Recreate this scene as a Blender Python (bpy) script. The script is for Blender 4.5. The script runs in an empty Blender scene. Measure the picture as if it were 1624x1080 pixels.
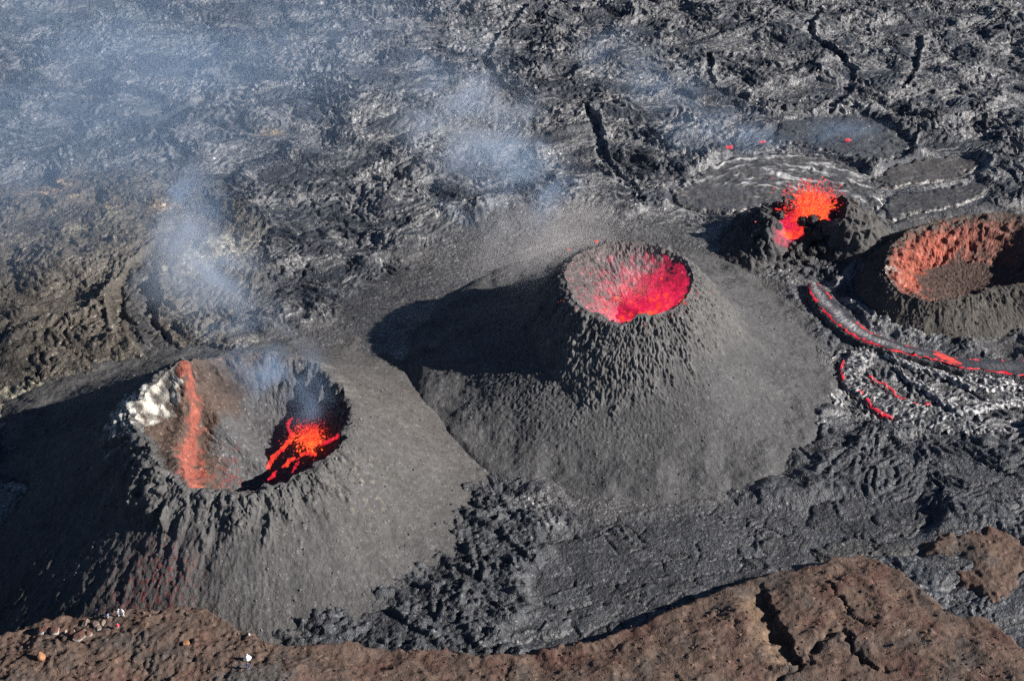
import bpy, bmesh, math, random
import numpy as np
from mathutils import Vector

SC = bpy.context.scene
# ------------------------------------------------------------------ camera, sky, sun, exposure
CAM_H, PITCH, HFOV = 180.0, math.radians(35.0), math.radians(36.0)
cam_d = bpy.data.cameras.new('camera')
cam = bpy.data.objects.new('camera', cam_d)
SC.collection.objects.link(cam)
cam.location = (0, 0, CAM_H)
cam.rotation_euler = (math.pi/2 - PITCH, 0, 0)
cam_d.sensor_fit = 'HORIZONTAL'
cam_d.angle = HFOV
cam_d.clip_start = 1.0
cam_d.clip_end = 20000.0
SC.camera = cam

SUN_EL, SUN_AZ = math.radians(27.0), math.radians(-13.0)      # azimuth counted from +X towards +Y
sun_dir = Vector((math.cos(SUN_EL)*math.cos(SUN_AZ), math.cos(SUN_EL)*math.sin(SUN_AZ), math.sin(SUN_EL)))
world = bpy.data.worlds.new('World')
SC.world = world
world.use_nodes = True
wn = world.node_tree
sky = wn.nodes.new('ShaderNodeTexSky')
sky.sky_type = 'NISHITA'
sky.sun_disc = False
sky.sun_elevation = SUN_EL
sky.sun_rotation = math.pi/2 - SUN_AZ
sky.altitude = 2400
sky.air_density = .75
sky.dust_density = .2
sky.ozone_density = 2.0
wn.links.new(sky.outputs[0], wn.nodes['Background'].inputs['Color'])
wn.nodes['Background'].inputs['Strength'].default_value = 0.05
sun_l = bpy.data.lights.new('sun', 'SUN')
sun_l.energy = 5.0
sun_l.angle = math.radians(0.5)
sun_l.color = (1.0, 0.95, 0.90)
sun = bpy.data.objects.new('sun', sun_l)
SC.collection.objects.link(sun)
sun.rotation_euler = (-sun_dir).to_track_quat('-Z', 'Y').to_euler()
SC.view_settings.view_transform = 'Standard'
SC.view_settings.look = 'None'
SC.view_settings.exposure = .95
SC.view_settings.gamma = 1.0
SC.cycles.max_bounces = 4
SC.cycles.diffuse_bounces = 1
SC.cycles.glossy_bounces = 2
SC.cycles.volume_bounces = 0
SC.cycles.transparent_max_bounces = 16
SC.cycles.volume_step_rate = 1.0
SC.cycles.volume_max_steps = 128
SC.cycles.sample_clamp_indirect = 4.0
SC.cycles.use_denoising = False
SC.cycles.denoiser = 'OPENIMAGEDENOISE'
SC.cycles.denoising_input_passes = 'RGB_ALBEDO_NORMAL'

# ------------------------------------------------------------------ helpers
f32 = np.float32
FOC = 812/math.tan(HFOV/2)

def at(px, py, z=0.0):
    """the ground point (height z) seen at a pixel of the photograph"""
    a = (px-812)/FOC
    b = (540-py)/FOC
    d = (a, math.cos(PITCH)+b*math.sin(PITCH), -math.sin(PITCH)+b*math.cos(PITCH))
    t = (z-CAM_H)/d[2]
    return np.array([d[0]*t, d[1]*t, z])

def poly(pts, z=0.0):
    return np.array([at(p[0], p[1], p[2] if len(p) > 2 else z)[:2] for p in pts])

def ss(a, b, x):
    t = np.clip((x-a)/(b-a), 0, 1)
    return t*t*(3-2*t)

_rng = np.random.default_rng(7)
_PERM = np.concatenate([_rng.permutation(1024)]*3).astype(np.int32)
_ang = _rng.random(1024)*2*np.pi
_GX, _GY = np.cos(_ang).astype(f32), np.sin(_ang).astype(f32)
_R1, _R2, _R3 = (_rng.random(1024).astype(f32) for _ in range(3))

def perlin(x, y, seed=0):
    x = np.asarray(x, f32) + f32(seed*17.31)
    y = np.asarray(y, f32) + f32(seed*9.77)
    xf = np.floor(x); yf = np.floor(y)
    xi = xf.astype(np.int32) & 1023; yi = yf.astype(np.int32) & 1023
    fx = x-xf; fy = y-yf
    u = fx*fx*fx*(fx*(fx*6-15)+10); v = fy*fy*fy*(fy*(fy*6-15)+10)
    x1 = (xi+1) & 1023; y1 = (yi+1) & 1023
    def g(ix, iy, dx, dy):
        h = _PERM[_PERM[ix]+iy]
        return _GX[h]*dx+_GY[h]*dy
    a = g(xi, yi, fx, fy); b = g(x1, yi, fx-1, fy)
    c = g(xi, y1, fx, fy-1); d = g(x1, y1, fx-1, fy-1)
    a = a+u*(b-a); c = c+u*(d-c)
    return (a+v*(c-a))*f32(1.41)

def fbm(x, y, o=4, seed=0, gain=.5):
    s = 0; a = 1.0; n = 0
    for k in range(o):
        s = s+a*perlin(x*2**k, y*2**k, seed+k*3); n += a; a *= gain
    return s/n

def billow(x, y, seed=0):
    return np.abs(perlin(x, y, seed))*2-.55

def ridged(x, y, o=3, seed=0):
    s = 0; a = 1.0; n = 0
    for k in range(o):
        s = s+a*(1-2*np.abs(perlin(x*2.1**k, y*2.1**k, seed+k*5))); n += a; a *= .5
    return s/n

def voronoi(x, y, seed=0, jit=.9):
    """F1, F2 distances and three random numbers of the nearest cell, and the vector to its point"""
    x = np.asarray(x, f32)+f32(seed*13.7); y = np.asarray(y, f32)+f32(seed*5.3)
    xi = np.floor(x).astype(np.int32); yi = np.floor(y).astype(np.int32)
    f1 = np.full(x.shape, 9, f32); f2 = f1.copy(); idx = np.zeros(x.shape, np.int32)
    vx = np.zeros(x.shape, f32); vy = vx.copy()
    for i in (-1, 0, 1):
        for j in (-1, 0, 1):
            h = _PERM[_PERM[(xi+i) & 1023]+((yi+j) & 1023)]
            dx = xi+i+.5+(_R1[h]-.5)*jit-x; dy = yi+j+.5+(_R2[h]-.5)*jit-y
            d = np.sqrt(dx*dx+dy*dy)
            m = d < f1
            f2 = np.where(m, f1, np.minimum(f2, d))
            f1 = np.where(m, d, f1); idx = np.where(m, h, idx)
            vx = np.where(m, dx, vx); vy = np.where(m, dy, vy)
    return f1, f2, _R1[(idx*7+3) & 1023], _R2[(idx*3+11) & 1023], _R3[idx], vx, vy

def sdf(P, X, Y, pad=12.0):
    """signed distance to a closed polygon, positive inside; far outside it is just -pad"""
    out = np.full(X.shape, -pad, f32)
    lo = P.min(0)-pad; hi = P.max(0)+pad
    m = (X > lo[0]) & (X < hi[0]) & (Y > lo[1]) & (Y < hi[1])
    if not m.any():
        return out
    x = X[m]; y = Y[m]
    d = np.full(x.shape, 1e9, f32); ins = np.zeros(x.shape, bool)
    n = len(P)
    for i in range(n):
        ax, ay = P[i]; bx, by = P[(i+1) % n]
        ex, ey = bx-ax, by-ay
        t = np.clip(((x-ax)*ex+(y-ay)*ey)/(ex*ex+ey*ey+1e-9), 0, 1)
        d = np.minimum(d, (x-ax-t*ex)**2+(y-ay-t*ey)**2)
        c = (ay > y) != (by > y)
        with np.errstate(divide='ignore', invalid='ignore'):
            c &= x < (bx-ax)*(y-ay)/(by-ay+1e-12)+ax
        ins ^= c
    d = np.sqrt(d)
    out[m] = np.maximum(np.where(ins, d, -d), -pad)
    return out

def linedist(P, X, Y, pad=8.0):
    """distance, side (+left) and run along an open polyline; pad where far"""
    D = np.full(X.shape, pad, f32); S = np.zeros(X.shape, f32); T = np.zeros(X.shape, f32)
    lo = P.min(0)-pad; hi = P.max(0)+pad
    m = (X > lo[0]) & (X < hi[0]) & (Y > lo[1]) & (Y < hi[1])
    if not m.any():
        return D, S, T
    x = X[m]; y = Y[m]
    d = np.full(x.shape, 1e9, f32); s = np.zeros(x.shape, f32); tt = s.copy(); run = 0.0
    for i in range(len(P)-1):
        ax, ay = P[i]; ex, ey = P[i+1]-P[i]
        L = math.hypot(ex, ey)
        t = np.clip(((x-ax)*ex+(y-ay)*ey)/(L*L+1e-9), 0, 1)
        q = np.sqrt((x-ax-t*ex)**2+(y-ay-t*ey)**2)
        c = q < d
        d = np.where(c, q, d)
        s = np.where(c, np.sign(ex*(y-ay)-ey*(x-ax)), s)
        tt = np.where(c, run+t*L, tt)
        run += L
    D[m] = np.minimum(d, pad); S[m] = s; T[m] = tt/max(run, 1e-6)
    return D, S, T

def smooth_line(P, n=8):
    """Catmull-Rom through the rows of P (any width)"""
    P = np.asarray(P, float)
    Q = np.vstack([2*P[0]-P[1], P, 2*P[-1]-P[-2]])
    out = []
    for i in range(1, len(Q)-2):
        for k in range(n):
            t = k/n
            a, b, c, d = Q[i-1], Q[i], Q[i+1], Q[i+2]
            out.append(.5*((2*b)+(-a+c)*t+(2*a-5*b+4*c-d)*t*t+(-a+3*b-3*c+d)*t**3))
    out.append(P[-1])
    return np.array(out)

def mesh_np(name, V, Q, mat, parent=None, col=None, glow=None, smooth=True, loc=None):
    """one mesh object out of vertex and face arrays (quads or triangles)"""
    V = np.asarray(V, f32); Q = np.asarray(Q, np.int32)
    me = bpy.data.meshes.new(name)
    me.vertices.add(len(V)); me.vertices.foreach_set('co', V.ravel())
    k = Q.shape[1]
    me.loops.add(Q.size); me.loops.foreach_set('vertex_index', Q.ravel())
    me.polygons.add(len(Q))
    me.polygons.foreach_set('loop_start', np.arange(0, Q.size, k, dtype=np.int32))
    me.polygons.foreach_set('use_smooth', np.full(len(Q), smooth))
    if col is not None:
        a = me.attributes.new('Col', 'FLOAT_COLOR', 'POINT')
        c = np.ones((len(V), 4), f32); c[:, :3] = np.clip(col, 0, 1)
        a.data.foreach_set('color', c.ravel())
    if glow is not None:
        a = me.attributes.new('Glow', 'FLOAT', 'POINT')
        a.data.foreach_set('value', np.asarray(glow, f32).ravel())
    me.update(calc_edges=True); me.validate()
    if mat: me.materials.append(mat)
    o = bpy.data.objects.new(name, me)
    SC.collection.objects.link(o)
    if parent:
        o.parent = parent
    if loc is not None:
        o.location = loc
    return o

def grid_faces(nr, nc, wrap=False, keep=None):
    i = np.arange(nr-1)[:, None]; j = np.arange(nc if wrap else nc-1)[None, :]
    j2 = (j+1) % nc
    q = np.stack([i*nc+j+0*j2, i*nc+j2, (i+1)*nc+j2, (i+1)*nc+j+0*j2], -1).reshape(-1, 4)
    if keep is not None:
        q = q[keep.ravel()[q].any(1)]
    return q

def compact(V, Q, *arrs):
    used = np.zeros(len(V), bool); used[Q.ravel()] = True
    m = np.cumsum(used)-1
    return (V[used], m[Q]) + tuple(None if a is None else a[used] for a in arrs)

def thing(name, label, cat, loc=(0, 0, 0), group=None):
    o = bpy.data.objects.new(name, None)
    SC.collection.objects.link(o)
    o.location = loc
    o.empty_display_size = .5
    return tag(o, label, cat, group)

def tag(o, label=None, cat=None, group=None, kind=None):
    if label: o['label'] = label
    if cat: o['category'] = cat
    if group: o['group'] = group
    if kind: o['kind'] = kind
    return o

# ------------------------------------------------------------------ materials
def nd(t, typ, **kw):
    n = t.nodes.new(typ)
    for k, v in kw.items():
        if hasattr(n, k): setattr(n, k, v)
        else: n.inputs[k.replace('_', ' ')].default_value = v
    return n

def rock_mat(name, rough=.6, spec=.4, scales=((1.6, .25), (.6, .12)), bump=1.0, vary=.5, speck=None, glow=False, rough_var=0.0):
    """rock coloured by its own Col layer, with world-sized grain, bumps and pale specks"""
    m = bpy.data.materials.new(name); m.use_nodes = True
    t = m.node_tree; L = t.links
    b = t.nodes['Principled BSDF']
    b.inputs['Roughness'].default_value = rough
    b.inputs['Specular IOR Level'].default_value = spec
    co = nd(t, 'ShaderNodeTexCoord').outputs['Object']
    col = nd(t, 'ShaderNodeAttribute', attribute_name='Col').outputs['Color']
    n1 = nd(t, 'ShaderNodeTexNoise', Scale=.9, Detail=6.0, Roughness=.65)
    L.new(co, n1.inputs['Vector'])
    mr = nd(t, 'ShaderNodeMapRange'); L.new(n1.outputs[0], mr.inputs[0])
    mr.inputs[1].default_value = .25; mr.inputs[2].default_value = .75
    mr.inputs[3].default_value = 1-vary; mr.inputs[4].default_value = 1+vary
    mx = nd(t, 'ShaderNodeVectorMath', operation='SCALE')
    L.new(col, mx.inputs[0]); L.new(mr.outputs[0], mx.inputs['Scale'])
    out = mx.outputs[0]
    if speck:
        sc, thr, gain = speck
        v = nd(t, 'ShaderNodeTexVoronoi', Scale=sc); L.new(co, v.inputs['Vector'])
        sep = nd(t, 'ShaderNodeSeparateColor'); L.new(v.outputs['Color'], sep.inputs[0])
        p = nd(t, 'ShaderNodeMapRange'); L.new(sep.outputs[0], p.inputs[0])
        p.inputs[1].default_value = thr; p.inputs[2].default_value = 1.0
        p.inputs[3].default_value = 1.0; p.inputs[4].default_value = gain
        m2 = nd(t, 'ShaderNodeVectorMath', operation='SCALE')
        L.new(out, m2.inputs[0]); L.new(p.outputs[0], m2.inputs['Scale'])
        out = m2.outputs[0]
    L.new(out, b.inputs['Base Color'])
    if rough_var:
        n3 = nd(t, 'ShaderNodeTexNoise', Scale=.5, Detail=4.0); L.new(co, n3.inputs['Vector'])
        r = nd(t, 'ShaderNodeMapRange'); L.new(n3.outputs[0], r.inputs[0])
        r.inputs[1].default_value = .3; r.inputs[2].default_value = .7
        r.inputs[3].default_value = rough-rough_var; r.inputs[4].default_value = rough+rough_var
        L.new(r.outputs[0], b.inputs['Roughness'])
    last = None
    for sc, dist in scales:
        n2 = nd(t, 'ShaderNodeTexNoise', Scale=sc, Detail=3.0, Roughness=.6); L.new(co, n2.inputs['Vector'])
        bp = nd(t, 'ShaderNodeBump', Strength=bump, Distance=dist)
        L.new(n2.outputs[0], bp.inputs['Height'])
        if last: L.new(last.outputs[0], bp.inputs['Normal'])
        last = bp
    if last: L.new(last.outputs[0], b.inputs['Normal'])
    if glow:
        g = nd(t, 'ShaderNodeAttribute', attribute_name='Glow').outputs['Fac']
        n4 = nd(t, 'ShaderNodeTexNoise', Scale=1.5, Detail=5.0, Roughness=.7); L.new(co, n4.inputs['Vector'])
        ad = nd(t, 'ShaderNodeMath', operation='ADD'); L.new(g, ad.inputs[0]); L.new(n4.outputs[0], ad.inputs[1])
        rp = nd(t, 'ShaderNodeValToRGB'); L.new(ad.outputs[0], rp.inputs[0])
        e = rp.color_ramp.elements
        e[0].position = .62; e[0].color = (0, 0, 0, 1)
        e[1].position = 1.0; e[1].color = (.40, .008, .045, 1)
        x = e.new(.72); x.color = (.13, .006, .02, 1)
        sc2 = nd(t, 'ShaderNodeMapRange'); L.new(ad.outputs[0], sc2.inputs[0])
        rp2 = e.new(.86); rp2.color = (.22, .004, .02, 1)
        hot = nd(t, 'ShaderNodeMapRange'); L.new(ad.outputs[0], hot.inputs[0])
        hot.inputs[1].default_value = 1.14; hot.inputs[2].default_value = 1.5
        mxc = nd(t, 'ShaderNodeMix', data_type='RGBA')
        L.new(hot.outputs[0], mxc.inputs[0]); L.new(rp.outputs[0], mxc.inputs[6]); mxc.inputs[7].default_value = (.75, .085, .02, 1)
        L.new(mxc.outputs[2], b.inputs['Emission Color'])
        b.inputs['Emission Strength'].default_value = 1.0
    return m

def plain_mat(name, col, rough=.7):
    m = bpy.data.materials.new(name); m.use_nodes = True
    t = m.node_tree; b = t.nodes['Principled BSDF']
    n = nd(t, 'ShaderNodeTexNoise', Scale=9.0, Detail=3.0)
    co = nd(t, 'ShaderNodeTexCoord'); t.links.new(co.outputs['Object'], n.inputs['Vector'])
    r = nd(t, 'ShaderNodeValToRGB'); t.links.new(n.outputs[0], r.inputs[0])
    r.color_ramp.elements[0].position = .3; r.color_ramp.elements[1].position = .7
    r.color_ramp.elements[0].color = (*[c*.85 for c in col], 1); r.color_ramp.elements[1].color = (*col, 1)
    t.links.new(r.outputs[0], b.inputs['Base Color'])
    b.inputs['Roughness'].default_value = rough
    return m

def lava_mat(name, lo, hi, strength=1.0, scale=1.2):
    m = bpy.data.materials.new(name); m.use_nodes = True
    t = m.node_tree; b = t.nodes['Principled BSDF']
    b.inputs['Base Color'].default_value = (.05, .03, .03, 1); b.inputs['Roughness'].default_value = .7
    co = nd(t, 'ShaderNodeTexCoord')
    n = nd(t, 'ShaderNodeTexNoise', Scale=scale, Detail=4.0, Roughness=.65); t.links.new(co.outputs['Object'], n.inputs['Vector'])
    r = nd(t, 'ShaderNodeValToRGB'); t.links.new(n.outputs[0], r.inputs[0])
    r.color_ramp.elements[0].position = .35; r.color_ramp.elements[1].position = .65
    r.color_ramp.elements[0].color = (*lo, 1); r.color_ramp.elements[1].color = (*hi, 1)
    t.links.new(r.outputs[0], b.inputs['Emission Color']); b.inputs['Emission Strength'].default_value = strength
    return m

M = dict(
    lava=rock_mat('lava_rock', .48, .28, ((1.1, .5), (2.6, .22)), 1.0, .45, (3.0, .93, 3.0), rough_var=.14),
    cinder=rock_mat('cinder', .85, .06, ((1.7, .20), (4.0, .14)), 1.0, .32, (4.2, .955, 2.0)),
    wall=rock_mat('crater_wall_rock', .8, .08, ((1.2, .4), (3.2, .15)), 1.0, .35, (3.0, .93, 2.2), glow=True),
    silver=rock_mat('pahoehoe_crust', .38, .6, ((1.6, .22), (4.0, .08)), 1.0, .35, rough_var=.1),
    brown=rock_mat('brown_scoria', .9, .04, ((1.3, .16), (3.6, .16)), 1.0, .34, (2.2, .94, 1.7)),
    hot=lava_mat('molten_lava', (.33, .004, .016), (.62, .055, .018), 1.0, 1.0),
    core=lava_mat('fountain_core', (.60, .03, .014), (.78, .15, .03), 1.0, .8),
    red=lava_mat('glowing_crack', (.20, .004, .018), (.62, .02, .03), 1.0, 1.5),
    clot=lava_mat('lava_clot', (.28, .003, .012), (.66, .045, .02), 1.0, .4),
)

# ------------------------------------------------------------------ the ground: lava field, ash, plates, rubble
def base(X, Y):
    return fbm(X/55, Y/55, 3, 21)*1.6*ss(150, 240, Y)+fbm(X/30, Y/30, 2, 23)*.5

ASH = poly([(560, 560), (600, 470), (700, 385), (830, 320), (1000, 350), (1120, 365), (1250, 450), (1300, 520), (1305, 640), (1260, 740), (1150, 815),
            (1000, 860), (900, 855), (850, 800), (770, 760), (740, 690), (660, 640), (560, 600)])
ASH_W = poly([(330, 580), (420, 520), (520, 470), (620, 400), (760, 330), (860, 330), (640, 620), (400, 600)])
ASH_E = poly([(1130, 330), (1390, 360), (1420, 480), (1624, 600), (1624, 560), (1700, 420), (1700, 330), (1560, 320), (1400, 330), (1330, 410), (1270, 450), (1180, 420)])
RUBBLE = poly([(395, 1005), (460, 985), (540, 950), (600, 905), (660, 850), (705, 790), (720, 755), (770, 775), (830, 815), (855, 860), (830, 930), (850, 985),
               (830, 1050), (700, 1060), (560, 1050), (420, 1040)])
PLATES = poly([(835, 850), (950, 830), (1080, 820), (1190, 800), (1280, 800), (1310, 880), (1250, 930), (1100, 990), (950, 1040), (840, 1040), (830, 940)])
BROWNISH = poly([(0, 300), (150, 270), (300, 280), (400, 350), (420, 450), (380, 560), (280, 590), (0, 660), (-80, 500)])
PALE1 = poly([(255, 430), (300, 390), (380, 375), (420, 365), (400, 400), (330, 430), (280, 455)])
PALE2 = poly([(0, 630), (60, 618), (140, 622), (130, 640), (60, 655), (0, 690)])
PALE3 = poly([(100, 370), (180, 345), (200, 360), (130, 385)])
ROPY_E = poly([(1270, 570), (1320, 520), (1400, 540), (1500, 570), (1640, 590), (1640, 720), (1560, 700), (1470, 690), (1400, 670), (1330, 655), (1275, 620)])
SILVER_N = poly([(640, 190), (680, 140), (780, 140), (860, 190), (850, 260), (760, 250), (660, 235)])
NEAR_E = poly([(1270, 690), (1400, 680), (1640, 700), (1640, 1000), (1540, 960), (1440, 880), (1300, 880), (1150, 820)])

VALLEYS = [  # smooth-floored drained channels: pixel path, width, depth
    ([(925, 170), (948, 210), (958, 245), (985, 280), (1010, 300)], 2.2, 2.4),
    ([(1300, 20), (1285, 60), (1330, 90), (1352, 118), (1345, 150), (1320, 180)], 2.6, 2.0),
    ([(1560, 45), (1470, 60), (1455, 80), (1450, 120), (1432, 150)], 2.0, 2.6),
    ([(850, 5), (800, 45), (770, 95), (795, 130), (825, 150)], 2.6, 2.2),
    ([(1125, 90), (1135, 150), (1180, 162), (1260, 175)], 1.6, 1.4),
    ([(190, 540), (182, 480), (215, 425), (255, 395)], 1.8, 1.8),
    ([(250, 470), (242, 500), (270, 550), (295, 590)], 2.6, 2.4),
    ([(290, 250), (262, 225), (250, 200), (330, 165)], 1.8, 1.4),
    ([(560, 370), (520, 345), (470, 345)], 1.6, 1.6),
    ([(1240, 180), (1310, 172), (1360, 178)], 1.4, 1.4),
]
VALLEYS = [(smooth_line(poly(p), 6), w*(.55 if p[0][1] < 190 else 1), d*(.6 if p[0][1] < 190 else 1)) for p, w, d in VALLEYS]
SHEETS = [
    [(1070, 330), (1065, 300), (1110, 275), (1160, 252), (1230, 240), (1300, 245), (1355, 262), (1392, 295), (1402, 325), (1368, 345), (1320, 335), (1230, 330), (1150, 345)],
    [(1215, 225), (1240, 198), (1300, 185), (1370, 188), (1425, 212), (1445, 238), (1395, 255), (1330, 245), (1270, 232)],
    [(1385, 285), (1405, 268), (1450, 250), (1510, 243), (1558, 258), (1530, 276), (1450, 292), (1405, 300)],
    [(1405, 335), (1408, 312), (1470, 300), (1548, 283), (1566, 308), (1520, 326), (1440, 345), (1412, 358)],
    [(208, 430), (232, 412), (244, 425), (232, 460), (240, 500), (268, 545), (280, 572), (262, 580), (232, 560), (205, 520), (194, 470)],
    [(405, 285), (415, 265), (450, 258), (470, 268), (445, 288), (425, 295)],
    [(1268, 825), (1290, 800), (1340, 788), (1410, 798), (1478, 818), (1470, 835), (1415, 858), (1350, 852), (1300, 842)],
    [(1285, 872), (1330, 850), (1390, 858), (1475, 862), (1460, 880), (1380, 882), (1310, 892)],
    [(812, 1000), (850, 985), (905, 978), (900, 1000), (862, 1018), (820, 1020)]]
RIDGE = [(-160, 1040, 5), (-40, 1010, 5), (0, 1006, 5.0), (40, 990, 5.5), (62, 972, 6.0), (110, 966, 6.0), (150, 966, 6.0), (185, 958, 6.3), (215, 962, 6.0), (255, 960, 6.0), (290, 947, 6.3), (315, 958, 6.0), (345, 975, 5.5), (385, 1000, 5.0), (420, 1020, 4.5), (470, 1026, 4.5),
         (560, 1030, 3.0), (640, 1034, 3.0), (700, 1034, 3.0), (760, 1046, 3.0), (810, 1040, 3.0), (870, 1030, 3.0), (940, 1022, 3.0), (1000, 998, 3.2), (1060, 972, 3.5), (1110, 948, 3.5), (1160, 932, 3.5), (1200, 914, 3.7),
         (1232, 903, 3.7), (1300, 893, 3.5), (1340, 880, 3.3), (1385, 880, 3.3), (1400, 892, 3.3), (1440, 915, 3.0), (1470, 950, 2.8), (1495, 975, 2.5), (1520, 985, 2.5), (1560, 985, 2.5), (1590, 1010, 2.5), (1624, 1040, 2.5), (1700, 1080, 2.5)]
RP = np.array([at(*p)[:2] for p in RIDGE])
RP = np.vstack([RP, [[130, 150], [160, 60], [-160, 60], [-130, 150]]])
SHEET_P = [smooth_line(np.vstack([poly(p), poly(p[:1])]), 4)[:-1] for p in SHEETS]
STREAM = smooth_line(poly([(1288, 460), (1318, 500), (1375, 543), (1455, 566), (1520, 582), (1650, 592), (1720, 600)]), 4)
C1 = np.array([-43.5, 213.0]); C2 = np.array([22.5, 249.0]); C3 = np.array([64.0, 296.0]); C4 = np.array([92.0, 274.0])

def ground(X, Y, detail=True):
    """height and colour of the open lava field"""
    X = X.astype(f32); Y = Y.astype(f32)
    Z = base(X, Y)-15*ss(-64, -84, X)*ss(212, 194, Y)       # the ground falls away at the lower left
    jit = fbm(X/9, Y/9, 4, 31)*7
    ash = ss(-5, 7, np.maximum(sdf(ASH, X, Y)+jit, np.maximum(sdf(ASH_W, X, Y)+jit*1.4-3, sdf(ASH_E, X, Y)+jit-1)))
    sr = sdf(RUBBLE, X, Y)
    east = ss(-14, -4, X)
    rub = ss(-.8-2.0*east, .8+1.5*east, sr+jit*(.15+.6*east))
    pla = ss(-3, 2, sdf(PLATES, X, Y)+jit*.4)*(1-rub)
    ropy = ss(-2, 3, sdf(ROPY_E, X, Y)+jit*.5)
    br = ss(-6, 6, sdf(BROWNISH, X, Y)+jit*1.2)
    nearE = ss(-4, 4, sdf(NEAR_E, X, Y)+jit)
    silv = ss(-3, 4, sdf(SILVER_N, X, Y)+jit)
    # warped coordinates make the folds curl the way a flow does
    wx = fbm(X/19, Y/19, 3, 1)*13; wy = fbm(X/19, Y/19, 3, 2)*10
    U = X+wx; V = Y+wy
    U2 = U+perlin(X/5, Y/5, 3)*2.2; V2 = V+perlin(X/5, Y/5, 4)*1.9
    rough = ss(-.25, .3, fbm(X/34, Y/34, 3, 11))            # clinker or smooth sheets
    lumps = ridged(U2/6.5, V2/4.6, 3, 5)*1.05
    folds = billow(U2/2.7, V2/1.7, 6)*.85
    nub = billow(U/1.25, V2/.95, 7)*.42
    ropes = np.sin(V2*5.6+perlin(U/3, V/3, 8)*5)*.11*ss(-.1, .35, perlin(X/8, Y/8, 9))
    q = perlin(U/17, V/11, 80)+.35*perlin(U/7, V/5, 84)     # lobes of flow, each with its own front
    lob = sum(.48*ss(0, .05, q-tq) for tq in (-.42, -.16, .08, .34))
    fest = np.sin(q*46+perlin(X/2.5, Y/2.5, 85)*2.2)         # festoon ropes run along the lobe fronts
    silk = ss(-.05, .35, perlin(U/9, V/6, 86)+.25*(1-rough)-.08)
    lava = (.8*perlin(U/13, V/9, 10)+lob+lumps*(.22+.36*rough)+folds*(.38+.5*rough)+nub*(.4+.8*rough)+billow(U/.75, V/.62, 83)*.2+ropes*(.8-.3*rough)+fest*.13*silk*(1.1-.6*rough))
    calm = ss(.35, .7, perlin(U/22, V/13, 12)*1.5)         # flat ponded sheets
    lava = lava*(1-.6*calm)
    # buried lava under ash
    sand = .30*perlin(X/9, Y/7, 13)+.55*np.maximum(0, ridged(U2/8, V2/6, 2, 5)-.25)*ss(.1, .45, fbm(X/17, Y/17, 2, 14)+.22)
    sand = sand+perlin(X/1.1, Y/1.1, 15)*.06+perlin(X/.5, Y/.5, 16)*.05
    # rubble: aa blocks
    f1, f2, r1, r2, r3, vx, vy = voronoi((X+wx*.3)/2.0, (Y+wy*.3)/1.6, 1)
    blk = np.minimum((f2-f1)*2.0, .4)*(.5+.6*r1)+(r1-.35)*.7+vx*(r2-.5)*1.4+vy*(r3-.5)*1.4
    g1 = voronoi((X+wx*.2)/.95, (Y+wy*.2)/.8, 2)
    rubz = (.9+blk*.85*ss(-.5, .1, perlin(X/7, Y/5, 49))+np.minimum((g1[1]-g1[0])*1.5, .5)*(g1[2]*.7)+vx*0+(g1[5]*(g1[3]-.5)+g1[6]*(g1[4]-.5))*.7+ridged(U2/5, V2/3.6, 3, 40)*.85+nub*.5+.9*fbm(X/7, Y/6, 3, 41))*rub
    lane = ss(.32, .5, np.abs(perlin((X*.8-Y*.6)/13, (X*.6+Y*.8)/5, 42))*1.3)      # smoother tongues through the rubble
    rubz = rubz*(.6+.4*(1-lane))
    # plates: broken crust
    PX = X+perlin(X/6, Y/6, 43)*2.0; PY = Y+perlin(X/6, Y/6, 44)*2.0
    p1 = voronoi(PX/(5.2+0*PX), PY/3.6+.35*perlin(X/9, Y/9, 132), 3)
    crack = ss(0, .075, p1[1]-p1[0]+.05*fbm(X, Y, 3, 133))
    plz = (crack-1)*.55*ss(-.15, .35, perlin(X/10, Y/10, 46)+.2)+((p1[2]-.5)*.5+p1[5]*(p1[3]-.5)*.9+p1[6]*(p1[4]-.5)*.9)*ss(196, 184, Y+X*.12)
    plz = plz+perlin(X/.6, Y/.6, 45)*.05+fbm(X/5, Y/5, 2, 47)*.3
    plz = plz+np.maximum(0, folds+.2)*.5*ss(.12, .4, perlin(X/9, Y/7, 48))
    amp = 1-.05*nearE-.35*ropy
    # ropes of the eastern flow
    ro = np.sin((V2*.8+U2*.45)*4.6+perlin(U/2.4, V/2.4, 50)*5)*.20+billow(U2/2.2, V2/1.3, 51)*.5
    z = lava*amp*(1-ropy)+ro*ropy
    z = z*(1-ash)+sand*ash
    z = z*(1-pla)+plz*pla
    z = z*(1-rub)+rubz
    for P in SHEET_P:                                         # the crusts lie in hollows of the field
        k = ss(-2.2, .5, sdf(P, X, Y))
        z = z*(1-k)-.25*k
    D, S, T = linedist(STREAM, X, Y, 8)
    z = z*(1-.8*ss(5.5, 3, D))
    dark = np.zeros_like(X)
    for P, w, d in VALLEYS:
        D, S, T = linedist(P, X, Y, w*4)
        w = w*(.65+.7*np.abs(perlin(T*5, T*0+w*9, 54)))
        D = D+perlin(X/2, Y/2, 52)*.9+perlin(X/7, Y/7, 53)*1.2
        k = ss(w*.62, w*.42, D)
        z = z*(1-.55*ss(w*.9, w*.3, D))-d*.26*ss(-.25, .25, perlin(T*7, T*0+w*3, 55)+.1)*ss(w*.6, w*.1, D)*ss(0, .12, T)*ss(1, .88, T)+.6*np.exp(-((D-w*.9)/(.35*w))**2)*S
        dark = np.maximum(dark, k)
    rd = sdf(RP, X, Y)
    Z = Z+z*(1-.8*ss(-7, -2, rd)*ss(-30, -42, X))-7*ss(.5, 5, rd)-2.0*ss(-6, 0, rd)*ss(-30, -42, X)
    # rock colour, with glints and channel shade painted in
    n = fbm(X/7, Y/7, 4, 60)
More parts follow.
